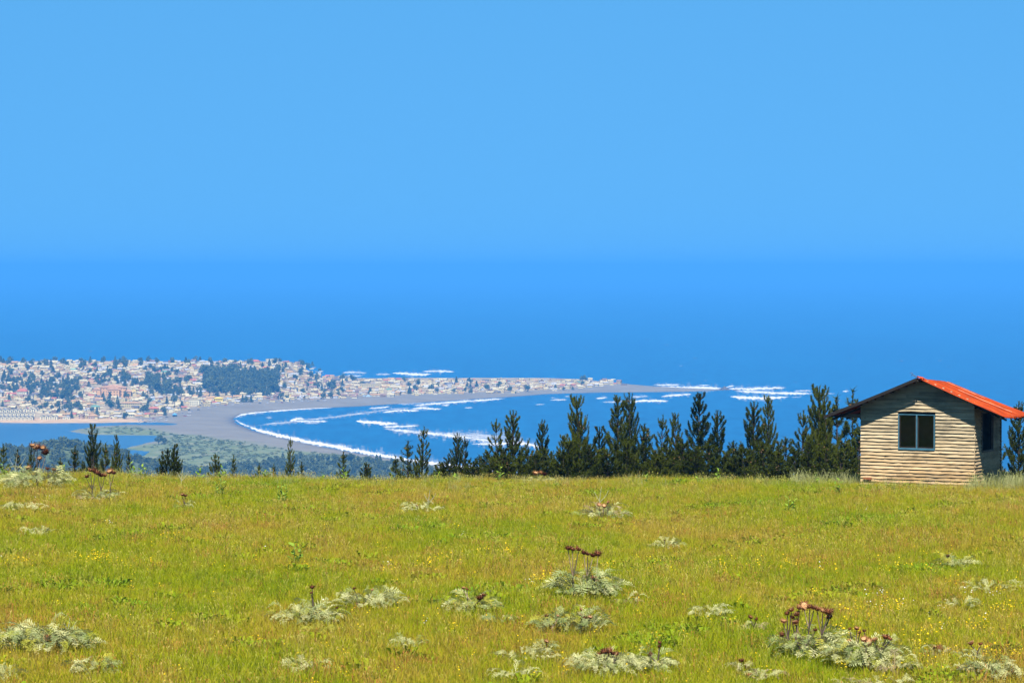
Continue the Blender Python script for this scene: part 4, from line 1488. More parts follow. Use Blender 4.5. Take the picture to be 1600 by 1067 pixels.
for wi_, px in enumerate(np.arange(425, 660, 9.0)):
    px = px + rng.uniform(-3, 3)
    q = G(px, WTOP(px) + rng.uniform(0, 4), 3)
    far_tree('wood_tree', q[0], q[1], float(far_z(q[0:1], q[1:2])[0]), rng.uniform(6, 10), rng.uniform(.7, 1.1), int(rng.integers(4)), m_ftree, 'taller tree edging the dark wood behind the beach, %s from the left' % ORD[wi_], 'trees edging the wood behind the beach')
for px, py, h in ((248, 692, 11), (256, 691, 7)):
    q = G(px, py, 3)
    far_tree('dune_tree', q[0], q[1], float(far_z(q[0:1], q[1:2])[0]), h, 1.1, 1, m_ftree, '%s dark tree on the shore of the lagoon inlet' % ('larger' if h > 9 else 'smaller'), 'trees by the lagoon inlet')
# low dune scrub
m_scrub = leafy('dune_scrub_leaves', (.10, .14, .045), (.22, .24, .09), .2)
pts = []
while len(pts) < 1700:
    px, py = rng.uniform(110, 700), rng.uniform(666, 745)
    q = G(px, py, 3)
    if sdist(SCRUB, q[0:1], q[1:2])[0] + 18 * wob(q[0] * 3, q[1] * 3) < 6 or sdist(LAGOON, q[0:1], q[1:2])[0] > -12 or wob(q[0] * 1.7, q[1] * .7) < -.35 and rng.random() < .8:
        continue
    h = rng.uniform(.8, 2.2)
    w = rng.uniform(2.5, 6)
    pts.append((q[0], q[1], float(far_z(q[0:1], q[1:2])[0]) - .2, (0, 0, rng.uniform(0, 6.28)), (w, w, h), int(rng.integers(3))))
scatter('dune_scrub', pts, [src(leaf_crown(70 + k, 110, 'round', .14), m_scrub) for k in range(3)], 'low olive scrub covering the dunes between lagoon and beach', 'scrub')

# ------------------------------------------------------------------ meadow grass
def grass_mat(name, stops, transl=.4, patch=.16, fine=1.6):
    """grass tone: broad patches over the meadow, finer clumps, and blade-to-blade scatter"""
    m, nt, out = mat(name)
    P = pos(nt)
    oi = N(nt, 'ShaderNodeObjectInfo')
    b0 = N(nt, 'ShaderNodeMath', operation='MULTIPLY_ADD')
    nt.links.new(noise(nt, patch, 5, mapv(nt, P, (1, .45, 0)), .62), b0.inputs[0])
    b0.inputs[1].default_value = 1.55
    b0.inputs[2].default_value = -.275
    big = b0.outputs[0]
    fin = noise(nt, fine, 2, P)
    v1 = N(nt, 'ShaderNodeMath', operation='MULTIPLY_ADD')
    nt.links.new(fin, v1.inputs[0])
    v1.inputs[1].default_value = .34
    nt.links.new(big, v1.inputs[2])
    v2 = N(nt, 'ShaderNodeMath', operation='MULTIPLY_ADD')
    nt.links.new(oi.outputs['Random'], v2.inputs[0])
    v2.inputs[1].default_value = .36
    nt.links.new(v1.outputs[0], v2.inputs[2])
    c = ramp(nt, v2.outputs[0], stops)
    d = N(nt, 'ShaderNodeBsdfDiffuse')
    t = N(nt, 'ShaderNodeBsdfTranslucent')
    mx = N(nt, 'ShaderNodeMixShader')
    mx.inputs[0].default_value = transl
    nt.links.new(c, d.inputs[0])
    nt.links.new(c, t.inputs[0])
    nt.links.new(d.outputs[0], mx.inputs[1])
    nt.links.new(t.outputs[0], mx.inputs[2])
    nt.links.new(mx.outputs[0], out.inputs['Surface'])
    return m


m_grass = grass_mat('meadow_grass_blades', [(.42, (.150, .275, .012)), (.66, (.300, .370, .012)), (.90, (.42, .415, .017)), (1.12, (.48, .35, .045))])
m_straw = grass_mat('grass_seed_straw', [(.45, (.30, .32, .045)), (.75, (.40, .38, .07)), (1.0, (.44, .33, .09))], .3)
m_sorrel = grass_mat('sorrel_spikes', [(.45, (.38, .28, .035)), (.75, (.44, .24, .05)), (1.0, (.42, .18, .05))], .3)
m_clover = grass_mat('clover_leaves', [(.45, (.16, .29, .018)), (.75, (.25, .36, .018)), (1.0, (.33, .37, .02))], .35)


def blade_mesh(seed, n, rad, h0, h1, wd, lean, seedhead=0.0, leafy_=False):
    r = np.random.default_rng(seed)
    V, F = [], []
    for i in range(n):
        a, rr = r.uniform(0, 6.28), rad * math.sqrt(r.random())
        b = np.array([math.cos(a) * rr, math.sin(a) * rr, -.03])
        h = r.uniform(h0, h1)
        az = r.uniform(0, 6.28)
        ln = r.uniform(.1, 1) * lean
        d = np.array([math.cos(az), math.sin(az), 0])
        s = np.array([-d[1], d[0], 0]) if r.random() < .5 else np.array([1.0, r.uniform(-.5, .5), 0])
        s = s / np.linalg.norm(s)
        w = wd * r.uniform(.6, 1.3)
        m_ = b + np.array([0, 0, h * .55]) + d * h * ln * .3
        t_ = b + np.array([0, 0, h * (1 - ln * .22)]) + d * h * ln
        k = len(V)
        if leafy_:
            V += [b + [0, 0, h * .4], t_ + s * w * 3, t_ + d * w * 4, t_ - s * w * 3]
            F += [(k, k + 1, k + 2), (k, k + 2, k + 3)]
        elif seedhead and r.random() < seedhead:
            V += [b - s * w * .35, b + s * w * .35, t_ + s * w * .3, t_ - s * w * .3]
            F += [(k, k + 1, k + 2), (k, k + 2, k + 3)]
            q = t_ + d * h * .12 + np.array([0, 0, h * .10])
            k = len(V)
            mid = (t_ + q) / 2
            V += [t_ - [0, 0, .01], mid + s * .007, q, mid - s * .007]
            F += [(k, k + 1, k + 2), (k, k + 2, k + 3)]
        else:
            V += [b - s * w * .5, b + s * w * .5, m_ + s * w * .42, m_ - s * w * .42, t_]
            F += [(k, k + 1, k + 2), (k, k + 2, k + 3), (k + 3, k + 2, k + 4)]
    return mesh_from('tuft', np.array(V), F)


tufts = [src(blade_mesh(201, 30, .17, .12, .29, .009, .7), m_grass), src(blade_mesh(202, 30, .18, .10, .26, .010, .9), m_grass), src(blade_mesh(203, 28, .16, .14, .34, .008, .6), m_grass), src(blade_mesh(204, 30, .2, .08, .19, .010, 1.0), m_grass),
         src(blade_mesh(205, 11, .16, .18, .38, .005, .5, .8), m_straw), src(blade_mesh(206, 9, .18, .14, .30, .005, .7, .8), m_straw),
         src(blade_mesh(207, 12, .16, .14, .28, .008, .4, .8), m_sorrel), src(blade_mesh(208, 22, .17, .08, .24, .011, .8, 0, True), m_clover)]


def n2(x, y, s, k):
    return (np.sin(x * s * 1.0 + k) * np.cos(y * s * .55 + 1.7 * k) + .7 * np.sin(x * s * 2.3 - y * s * 1.1 + 2.1 * k) + .5 * np.cos(x * s * 4.1 + y * s * 2.9 + k * .7)) / 2.2


# small flowers in the grass
m_yel = leafy('yellow_petals', (.75, .46, .012), (.85, .60, .02), .2)
m_whp = leafy('white_petals', (.70, .68, .60), (.82, .80, .75), .2)


def flower_mesh(seed, n, rad):
    r = np.random.default_rng(seed)
    V, F = [], []
    for i in range(n):
        b = np.array([r.normal(0, rad), r.normal(0, rad), r.uniform(.12, .26)])
        nrm = np.array([r.normal(0, .5), -.5 + r.normal(0, .4), 1.0])
        nrm /= np.linalg.norm(nrm)
        u_ = np.cross(nrm, [0, 1, .2])
        u_ /= np.linalg.norm(u_)
        v_ = np.cross(nrm, u_)
        k = len(V)
        V.append(b + nrm * .006)
        for q in range(8):
            rr = .019 if q % 2 == 0 else .012
            V.append(b + (u_ * math.cos(q * math.pi / 4) + v_ * math.sin(q * math.pi / 4)) * rr * r.uniform(.8, 1.2))
        F += [(k, k + 1 + q, k + 1 + (q + 1) % 8) for q in range(8)]
    return mesh_from('flowers', np.array(V), F)


def flowers(name, patches, spare, m, label):
    pts = []
    for (px, py, rx, ry, n) in patches:
        for i in range(n):
            x, y, z = hit(px + rng.normal(0, rx * .5), py + rng.normal(0, ry * .5) + 12, True)
            s = rng.uniform(.7, 1.25)
            pts.append((x, y, z, (0, 0, rng.uniform(-.5, .5)), (s, s, s), int(rng.integers(3))))
    for i in range(spare):
        px, py = rng.uniform(-30, 1630), rng.uniform(800, 1080)
        x, y, z = hit(px, py, True)
        pts.append((x, y, z, (0, 0, 0), (.9, .9, 1), int(rng.integers(3))))
    scatter(name, pts, [src(flower_mesh(300 + k, (3, 5, 2)[k], .10), m) for k in range(3)], label, 'flowers')


flowers('yellow_wildflowers', [(150, 868, 50, 9, 34), (40, 872, 50, 8, 14), (230, 882, 40, 10, 12), (270, 835, 30, 8, 10), (690, 878, 60, 18, 26), (745, 862, 30, 6, 9), (845, 903, 22, 4, 14), (950, 882, 22, 7, 14), (800, 858, 40, 6, 10), (620, 890, 40, 10, 9),
                               (1010, 888, 30, 10, 10), (1100, 880, 70, 14, 18), (1220, 880, 60, 10, 18), (1275, 924, 8, 4, 9), (1400, 882, 60, 8, 16), (1345, 955, 45, 26, 28), (1395, 945, 30, 14, 18), (1460, 985, 40, 10, 15), (1560, 948, 40, 8, 18),
                               (1560, 1020, 45, 12, 24), (1490, 905, 30, 6, 8), (1330, 985, 60, 12, 16), (1450, 1010, 40, 12, 14), (1530, 975, 50, 22, 26), (705, 820, 12, 3, 7), (255, 763, 6, 3, 4)], 240, m_yel, 'tiny yellow wildflowers scattered in patches through the meadow')
flowers('white_wildflowers', [(1370, 925, 22, 4, 4), (1390, 950, 50, 14, 4), (1545, 925, 30, 5, 4), (1500, 960, 40, 14, 3), (75, 772, 22, 4, 3)], 14, m_whp, 'tiny white wildflowers dotted mostly at the right of the meadow')

# ------------------------------------------------------------------ dried artichoke thistles
m_silver = leafy('silver_thistle_leaf', (.34, .37, .14), (.62, .60, .29), .25)
m_ggrey = leafy('grey_green_thistle_leaf', (.17, .24, .07), (.38, .42, .18), .3)
m_ygreen = leafy('yellow_green_thistle_leaf', (.22, .28, .03), (.48, .44, .07), .3)
m_dead = leafy('dead_thistle_leaf', (.20, .13, .07), (.42, .33, .2), .2)
m_stem = plain('dry_thistle_stem', (.085, .06, .045), .9, .4, 12)
m_bract = leafy('dry_thistle_bracts', (.06, .018, .010), (.33, .125, .055), .15)
m_disc = leafy('thistle_seed_fluff', (.20, .08, .03), (.62, .36, .17), .2)


def thistle_leaf(seed, arch, droop):
    r = np.random.default_rng(seed)
    V, F = [], []
    n = 15

    def rib(t):
        return np.array([t * (1 - .10 * arch * t), .03 * math.sin(t * 4 + seed), arch * math.sin(t * 2.2) - droop * t * t])
    for i in range(n + 1):
        t = i / n
        p = rib(t)
        w = .012 * (1.2 - t)
        V += [p + [0, w, 0], p - [0, w, 0]]
    F += [(2 * i, 2 * i + 1, 2 * i + 3, 2 * i + 2) for i in range(n)]
    for i in range(1, n + 1):
        t = i / n
        p = rib(t)
        tan = rib(min(1, t + .05)) - rib(t - .05)
        tan /= np.linalg.norm(tan)
        ln = .27 * math.sin(min(1, t * .93 + .08) * math.pi) ** .7 * r.uniform(.35, 1.25) + .03
        for s in (-1, 1):
            d = tan * r.uniform(.45, .8) + np.array([0, s * 1.0, r.uniform(-.05, .45)])
            d /= np.linalg.norm(d)
            k = len(V)
            wv = tan * .022
            V += [p - wv * .6, p + d * ln * .5 + wv, p + d * ln, p + d * ln * .5 - wv + [0, 0, .012]]
            F += [(k, k + 1, k + 2, k + 3)]
            if r.random() < .5:
                k = len(V)
                e = d + tan * s * .5
                V += [p + d * ln * .35, p + d * ln * .45 + tan * .02, p + d * ln * .45 + e * ln * .35]
                F += [(k, k + 1, k + 2)]
    return mesh_from('leaf', np.array(V), F)


TL = [thistle_leaf(k, a, d) for k, (a, d) in enumerate([(.55, .45), (.4, .25), (.7, .75), (.3, .3), (.85, .55)])]
for m_ in TL:
    m_.materials.append(None)


def head_meshes(seed):
    r = np.random.default_rng(seed)
    V, F = [], []
    # cup
    for lv, (rr, zz) in enumerate([(.16, -.5), (.42, -.32), (.55, -.05), (.5, .12)]):
        for k in range(10):
            a = 2 * math.pi * k / 10
            V.append((math.cos(a) * rr, math.sin(a) * rr, zz))
    F += [(l * 10 + k, l * 10 + (k + 1) % 10, (l + 1) * 10 + (k + 1) % 10, (l + 1) * 10 + k) for l in range(3) for k in range(10)]
    # pointed bracts, three rows, spreading when dry
    for row, (z0, rb, out_, up, n) in enumerate([(-.34, .38, .50, -.06, 10), (-.14, .48, .60, .14, 12), (.06, .46, .50, .42, 13)]):
        for k in range(n):
            a = 2 * math.pi * (k + .5 * row) / n + r.uniform(-.1, .1)
            c, s = math.cos(a), math.sin(a)
            wd_ = .10
            o_, u_ = out_ * r.uniform(.7, 1.3), up + r.uniform(-.15, .15)
            q = len(V)
            V += [(c * rb - s * wd_, s * rb + c * wd_, z0), (c * rb + s * wd_, s * rb - c * wd_, z0), (c * (rb + o_), s * (rb + o_), z0 + u_)]
            F += [(q, q + 1, q + 2)]
    b = mesh_from('flower_head', V, F)
    V, F = [], []
    for k in range(46):
        a, rr = r.uniform(0, 6.28), .5 * math.sqrt(r.random())
        p = np.array([math.cos(a) * rr, math.sin(a) * rr, .08])
        d = np.array([math.cos(a) * rr * .7 + r.normal(0, .12), math.sin(a) * rr * .7 + r.normal(0, .12), .34 + .1 * r.random()])
        q = len(V)
        V += [p + [.05, 0, 0], p - [.05, 0, 0], p + d]
        F += [(q, q + 1, q + 2)]
    q = len(V)
    V += [(math.cos(2 * math.pi * k / 10) * .5, math.sin(2 * math.pi * k / 10) * .5, .13) for k in range(10)] + [(0, 0, .22)]
    F += [(q + k, q + (k + 1) % 10, q + 10) for k in range(10)]
    dsc = mesh_from('seed_fluff', V, F)
    b.materials.append(m_bract)
    dsc.materials.append(m_disc)
    return b, dsc


HD = [head_meshes(k) for k in range(4)]


def thistle(px, py, wpx, hpx, nl, heads, tones, label, lean=0.0):
    """px,py: foot in the photo; wpx,hpx: size of the leaf mound; heads: (dx, dy up, size) in pixels"""
    x, y, z = hit(px, py, True)
    k = y / FPX                       # metres per pixel here
    t = thing('thistle_plant', label, 'thistle', (x, y, z), 0, 'dried thistles in the meadow')
    w, h = wpx * k, hpx * k * 1.15
    FOOT.append((x, y - .1, w * .6 + .1, w * .6 + .25))
    nl = int(nl * 2.5)
    mats_ = [{'s': m_silver, 'g': m_ggrey, 'y': m_ygreen, 'd': m_dead}[c] for c in tones]
    for i in range(nl):
        rr = math.sqrt(rng.random())
        a = rng.uniform(0, 6.28)
        bx, by = math.cos(a) * rr * w * .44, math.sin(a) * rr * w * .36
        L = (h * .58 + .13) * rng.uniform(.7, 1.2) * rng.uniform(.9, 1.5) * (1.15 - .35 * rr)
        o = obm('leaf', TL[int(rng.integers(5))], mats_[int(rng.integers(len(mats_)))], t)
        o.location = (bx, by, h * (.35 + .45 * (1 - rr)) * rng.uniform(.25, 1) + .05)
        o.rotation_euler = (rng.normal(0, .35), -rng.uniform(-.25, .5) * (1 - .5 * rr), a + rng.normal(0, .6))
        o.scale = (L, L * rng.uniform(.8, 1.1), L * rng.uniform(.5, .85))
    groups = [heads[i:i + 3] for i in range(0, len(heads), 3)]
    fork = {}
    for gi_, g in enumerate(groups):
        gx_, gz_ = sum(q[0] for q in g) / len(g) * k, min(q[1] for q in g) * k
        f0 = (gx_ * .8, rng.uniform(-.1, .1), -.02)
        f1 = (gx_ * .92 + rng.uniform(-.03, .03), f0[1] + rng.uniform(-.04, .04), gz_ * rng.uniform(.42, .62))
        fm = (gx_ * .86 + rng.uniform(-.03, .03), f0[1], gz_ * .28)
        if len(g) > 1:
            ob('stem', MB().tube([f0, fm, f1], [.021, .017, .015], 5).mesh('stem'), m_stem, t)
        for q in g:
            fork[q] = (f0, f1) if len(g) > 1 else (f0, f0)
    for i, (dx, dy, hs) in enumerate(heads):
        X, Z = dx * k, dy * k
        f0, f1 = fork[(dx, dy, hs)]
        yy = f1[1] + rng.uniform(-.1, .1)
        fx = f1[0]
        pth = [f1, (fx + (X - fx) * .55, (f1[1] + yy) / 2, f1[2] + (Z - f1[2]) * .4), (X, yy, Z - .35 * hs * k)]
        ob('stem', MB().tube(pth, [.014, .011, .009], 5).mesh('stem'), m_stem if rng.random() < .7 else m_dead, t)
        if Z > .45 and rng.random() < .8:                  # withered leaf on the stem
            o = obm('leaf', TL[2], m_dead, t)
            o.location = (fx, yy * .5, Z * rng.uniform(.3, .6))
            o.rotation_euler = (0, .5, rng.uniform(0, 6.28))
            o.scale = (.16, .14, .16)
        b, d = HD[int(rng.integers(4))]
        s = hs * k * .56 * rng.uniform(.85, 1.2)
        o = link('flower_head', b, t, (X, yy, Z), (rng.normal(.3, .35), rng.normal(0, .4), rng.uniform(0, 6.28)))
        o.scale = (s, s, s * .9)
        link('seed_fluff', d, o)


TH = [
    (58, 768, 92, 34, 34, [(-8, 72, 13), (0, 70, 14), (7, 68, 13), (13, 62, 16), (4, 52, 9), (-14, 38, 10), (16, 36, 10), (26, 34, 9)], 'sggs', 'tallest thistle clump on the skyline at the far left, heads above the lagoon'),
    (152, 786, 66, 18, 20, [(-16, 42, 12), (-10, 52, 12), (-4, 50, 13), (2, 48, 12), (6, 44, 11), (12, 44, 8), (20, 50, 13), (26, 48, 12)], 'sdsg', 'two-stemmed dark thistle beside the many-topped pine, second from the left'),
    (286, 798, 34, 9, 8, [(0, 26, 10), (4, 24, 7)], 'gsg', 'single small thistle head on a bare stem in the left meadow'),
    (30, 802, 80, 13, 16, [], 'ss', 'flat silvery thistle rosette below the far left thistle clump'),
    (56, 838, 50, 10, 12, [], 's', 'small flat silvery rosette in the left meadow above yellow flowers'),
    (660, 804, 62, 14, 18, [(-8, 15, 5)], 'sss', 'pale silvery mound high in the middle of the meadow, left of centre'),
    (944, 814, 80, 20, 22, [(-8, 26, 10), (0, 24, 8), (-8, 4, 8), (6, 30, 6)], 'sgd', 'straggling thistle with curled dead leaves high in the middle meadow'),
    (845, 757, 56, 13, 14, [(-8, 20, 9), (0, 20, 9), (6, 18, 8)], 'sy', 'small thistle mound on the skyline in front of the central pines'),
    (1044, 861, 42, 13, 12, [(-6, 18, 5)], 'ss', 'small silvery tuft right of the four-headed thistle'),
    (912, 938, 92, 38, 46, [(-24, 82, 14), (-17, 80, 11), (-8, 80, 13), (0, 76, 14), (6, 74, 12), (14, 72, 13), (22, 74, 15), (16, 36, 13), (20, 32, 11)], 'ggsy', 'grey-green thistle with a row of heads on tall stems, mid meadow'),
    (975, 948, 44, 12, 10, [], 'dys', 'withered leaf litter to the right of the tall-stemmed thistle'),
    (738, 962, 76, 26, 34, [(12, 30, 17), (18, 34, 12), (-14, 44, 9), (-8, 42, 8)], 'yysg', 'yellow-green thistle mound with one orange head, left of centre'),
    (780, 978, 50, 12, 10, [], 'gs', 'grey wisp of leaves beside the yellow-green thistle mound'),
    (480, 978, 100, 26, 42, [(7, 60, 10), (6, 52, 8), (20, 24, 7), (46, 28, 7)], 'ssyg', 'wide silvery thistle with a dark red head, left middle meadow'),
    (578, 952, 92, 24, 34, [(-24, 34, 8), (4, 32, 6), (-20, 10, 6)], 'ssg', 'silvery thistle joined to the right of the wide left one'),
    (500, 994, 58, 12, 18, [], 'yyy', 'bright yellow-green tuft at the foot of the wide silvery thistle'),
    (868, 990, 60, 26, 26, [(-14, 30, 9), (4, 28, 7), (-4, 18, 6)], 'gyy', 'left half of the low double mound below the tall-stemmed thistle'),
    (912, 990, 58, 24, 24, [(-6, 30, 11), (0, 24, 13), (10, 26, 9), (-4, 38, 7)], 'ggs', 'right half of the low double mound, with small orange heads'),
    (852, 1020, 36, 10, 8, [(2, 18, 11)], 'sg', 'single reddish head on a short stem below the low double mound'),
    (825, 1032, 100, 11, 22, [], 'ss', 'flat silvery patch left of the bottom centre thistle'),
    (950, 1056, 120, 26, 50, [(-14, 32, 13), (-6, 38, 15), (2, 38, 15), (8, 34, 13), (14, 34, 12)], 'sssg', 'silvery thistle with a cluster of orange heads at the bottom centre'),
    (1022, 1054, 50, 20, 18, [(-6, 32, 12), (8, 52, 12), (8, 46, 8)], 'sg', 'few-headed thistle right of the bottom centre cluster'),
    (800, 1062, 70, 12, 14, [], 'ss', 'flat silvery patch at the bottom edge left of centre'),
    (1108, 966, 60, 14, 16, [], 'sss', 'silvery tuft left of the large many-headed thistle'),
    (1177, 990, 36, 10, 8, [(-4, 26, 11), (4, 24, 9)], 'sd', 'pair of small heads just left of the large many-headed thistle'),
    (1270, 1030, 116, 34, 56, [(-46, 60, 13), (-40, 72, 14), (-34, 78, 14), (-32, 66, 16), (-26, 72, 15), (-22, 82, 14), (-14, 84, 15), (-6, 84, 15), (0, 82, 14), (6, 80, 13), (14, 78, 13), (22, 76, 17), (28, 76, 16), (26, 66, 15), (-48, 38, 10), (-28, 60, 16), (4, 46, 10)], 'ggsy', 'largest thistle, many brown heads arching over its left half, lower right meadow'),
    (1352, 1044, 116, 36, 56, [(-24, 62, 9), (-14, 64, 13), (-10, 58, 9), (0, 58, 9), (-2, 46, 15), (6, 42, 15), (14, 46, 13), (32, 50, 15), (38, 48, 13), (-26, 44, 10), (18, 34, 8)], 'ssgy', 'paler right half of the large thistle, scattered dark heads'),
    (1400, 1056, 60, 16, 18, [], 'ssd', 'dry silvery leaves trailing right from the large thistle'),
    (1466, 1032, 44, 14, 12, [(-4, 20, 13), (2, 18, 14)], 'sgd', 'squat double head right of the large thistle'),
    (1525, 1036, 30, 12, 10, [(-9, 32, 12), (5, 32, 11)], 'sg', 'forked thistle with two heads near the right edge'),
    (1498, 1056, 24, 8, 6, [(0, 14, 11)], 's', 'single dark head below the squat double head'),
    (1552, 1066, 90, 26, 36, [(-34, 8, 10), (28, 18, 11), (4, 20, 8)], 'ssg', 'silvery thistle in the bottom right corner'),
    (1545, 928, 74, 13, 18, [(0, 12, 8)], 'ssy', 'flat silvery thistle near the right edge, mid meadow'),
    (1590, 922, 40, 8, 9, [], 's', 'low pale strip of leaves cut by the right edge'),
    (1488, 892, 56, 20, 20, [(-8, 24, 7)], 'sgy', 'small greenish thistle mound below the cabin'),
    (1505, 952, 60, 10, 12, [], 'gs', 'faint grey-green rosette between the two right edge thistles'),
    (70, 1022, 150, 34, 62, [(4, 26, 14), (2, 18, 9)], 'sggy', 'sprawling silvery thistle in the lower left, one orange head'),
    (12, 1012, 70, 22, 22, [], 'sss', 'pale leaves cut by the left edge beside the sprawling thistle'),
    (150, 1056, 60, 20, 22, [], 'gys', 'yellow-green leaves trailing right from the sprawling lower left thistle'),
    (10, 1066, 50, 14, 14, [], 'ss', 'silvery leaves in the bottom left corner'),
    (476, 1052, 66, 16, 20, [], 'ssy', 'low silvery tuft at the bottom, left of centre'),
    (636, 1016, 50, 12, 14, [], 'sg', 'faint silvery tuft in the lower middle meadow'),
    (1160, 1052, 30, 10, 8, [(-2, 22, 12), (4, 12, 8)], 'sd', 'lone orange head at the bottom, left of the large thistle'),
    (1192, 1066, 60, 12, 14, [(-24, 14, 12), (4, 12, 8)], 'ssd', 'silvery leaves with a low head at the bottom edge'),
    (1370, 1080, 120, 14, 18, [], 'ssd', 'dry silvery litter along the bottom edge under the large thistle'),
]
FOOT = []
for a in TH:
    thistle(*a)

NT = 160000
ty = 41 + (120 - 41) * rng.random(NT * 2)
keep = rng.random(NT * 2) < (.36 * ty + 13) / (.36 * 120 + 13)
ty = ty[keep]
tx = (rng.random(len(ty)) - .5) * (.36 * ty + 13)
tz = near_z(tx, ty)
q1, q2, q3 = n2(tx, ty, .55, 1.0), n2(tx, ty, .8, 2.6), n2(tx, ty, .42, 4.2)
u = rng.random(len(ty))
pk = rng.integers(0, 4, len(ty))
pk = np.where(u < .08 + .05 * (q3 > .1), 4 + rng.integers(0, 2, len(ty)), pk)
pk = np.where((u > .90) & (q1 > .3), 6, pk)
pk = np.where((u > .80) & (q2 > .5), 7, pk)
pk = np.where((u > .985), 6, pk)
sz = (.75 + .5 * rng.random(len(ty))) * (1 + .22 * q3)
# no tufts inside the cabin
ca, sa = math.cos(R(28.1)), math.sin(R(28.1))
lx, ly = (tx - CABIN[0]) * ca - (ty - CABIN[1]) * sa, (tx - CABIN[0]) * sa + (ty - CABIN[1]) * ca
# thin the grass where thistle leaves smother it
thin = np.zeros(len(ty), bool)
for (fx_, fy_, fa_, fb_) in FOOT:
    thin |= ((tx - fx_) / fa_) ** 2 + ((ty - fy_) / fb_) ** 2 < 1
thin &= rng.random(len(ty)) < .6
okc = ~thin & ~((np.abs(lx) < W / 2 + .05) & (ly > -.12) & (ly < DP + .1))
pts = [(tx[i], ty[i], tz[i], (rng.normal(0, .08), rng.normal(0, .08), rng.uniform(0, 6.28)), (sz[i], sz[i], sz[i] * rng.uniform(.8, 1.2)), int(pk[i])) for i in np.nonzero(okc)[0]]
scatter('meadow_grass', pts, tufts, 'sunlit yellow-green meadow grass covering the foreground hill', 'grass')


# ------------------------------------------------------------------ weeds along the skyline
m_weed = leafy('weed_leaves', (.16, .30, .03), (.33, .46, .06), .4)
m_wstem = plain('weed_stem', (.22, .30, .08), .8, .3, 8)
m_pale = plain('bleached_stalk', (.42, .42, .28), .9, .3, 8)
WLF = []
for k in range(3):
    r = np.random.default_rng(400 + k)
    V = [(0, 0, 0), (.35, .16, .10), (.8, .10, .08), (1, 0, -.02), (.8, -.10, .08), (.35, -.16, .10), (.5, 0, .03)]
    me = mesh_from('leaf', [(a, b * r.uniform(.8, 1.3), c) for a, b, c in V], [(0, 6, 1), (1, 6, 2), (2, 6, 3), (3, 6, 4), (4, 6, 5), (5, 6, 0)])
    me.materials.append(m_weed)
    WLF.append(me)


def weed(px, top, base, nl, label, spread=.17, leaf=.185):
    x, y, z = hit(px, base, True)
    h = (base - top) * y / FPX + .02
    t = thing('leafy_weed', label, 'weed', (x, y, z), rng.uniform(0, 6.28), 'green weeds along the skyline')
    for s in range(max(1, nl // 7)):
        a = s * 2.4
        sx_, sy_ = math.cos(a) * spread * (s > 0), math.sin(a) * spread * (s > 0)
        hh2 = h * (1 if s == 0 else rng.uniform(.6, .95))
        ob('stem', MB().tube([(sx_ * .3, sy_ * .3, -.05), (sx_ * .7, sy_ * .7, hh2 * .5), (sx_, sy_, hh2)], [.010, .008, .004], 4).mesh('stem'), m_wstem, t)
        for i in range(7):
            f = .22 + .78 * i / 6
            o = link('leaf', WLF[int(rng.integers(3))], t, (sx_ * (.3 + .7 * f), sy_ * (.3 + .7 * f), hh2 * f), (rng.normal(0, .3), -rng.uniform(.2, .9), i * 2.4 + s + rng.uniform(-.3, .3)))
            L = leaf * rng.uniform(.8, 1.3) * (1.25 - .5 * f)
            o.scale = (L, L * 1.5, L)


WD = [(4, 724, 752, 21, 'bright weed clump at the left edge, under the leftmost pine'), (100, 728, 748, 14, 'weed right of the tall left thistle'), (204, 722, 748, 14, 'slim weed right of the lagoon pines'), (222, 728, 750, 28, 'round bright bush left of the dark bushy pine pair'),
      (312, 724, 748, 7, 'thin weed between the bushy pine pair and the next pine'), (348, 728, 750, 21, 'weed clump between the two small dune pines'), (415, 732, 752, 21, 'weed left of the slender armed pine'), (505, 736, 752, 7, 'small weed midway between slender pine and lone pine'),
      (536, 728, 754, 14, 'weed in front of the small lone pine'), (612, 735, 754, 7, 'weed left of the surf pines'), (680, 738, 756, 14, 'weed at the foot of the low pine left of the twins'), (712, 742, 757, 14, 'weed under the twin pines'), (782, 728, 756, 14, 'bright weed standing against the spired pine pair'),
      (1122, 734, 760, 14, 'tall bright forked weed against the dark pines right of centre'), (1090, 746, 760, 7, 'small weed left of the tall forked weed'), (1312, 752, 778, 14, 'dark weed standing in the grass left of the cabin'), (1060, 748, 760, 7, 'small weed under the pines below the pointed rock'), (1010, 744, 760, 7, 'small weed under the thin-topped pine'),
      (440, 752, 790, 21, 'darker weed clump in the grass below the slender armed pine'), (345, 742, 780, 21, 'leafy weed clump in the grass below the small dune pines'), (1232, 776, 806, 14, 'weed in the grass below the matching pine pair'), (460, 850, 885, 14, 'dark green weed in the left middle meadow'), (1275, 735, 758, 14, 'weed left of the tall grass by the cabin')]
for (px, top, base, nl, lab) in WD:
    weed(px, top, base, nl, lab)
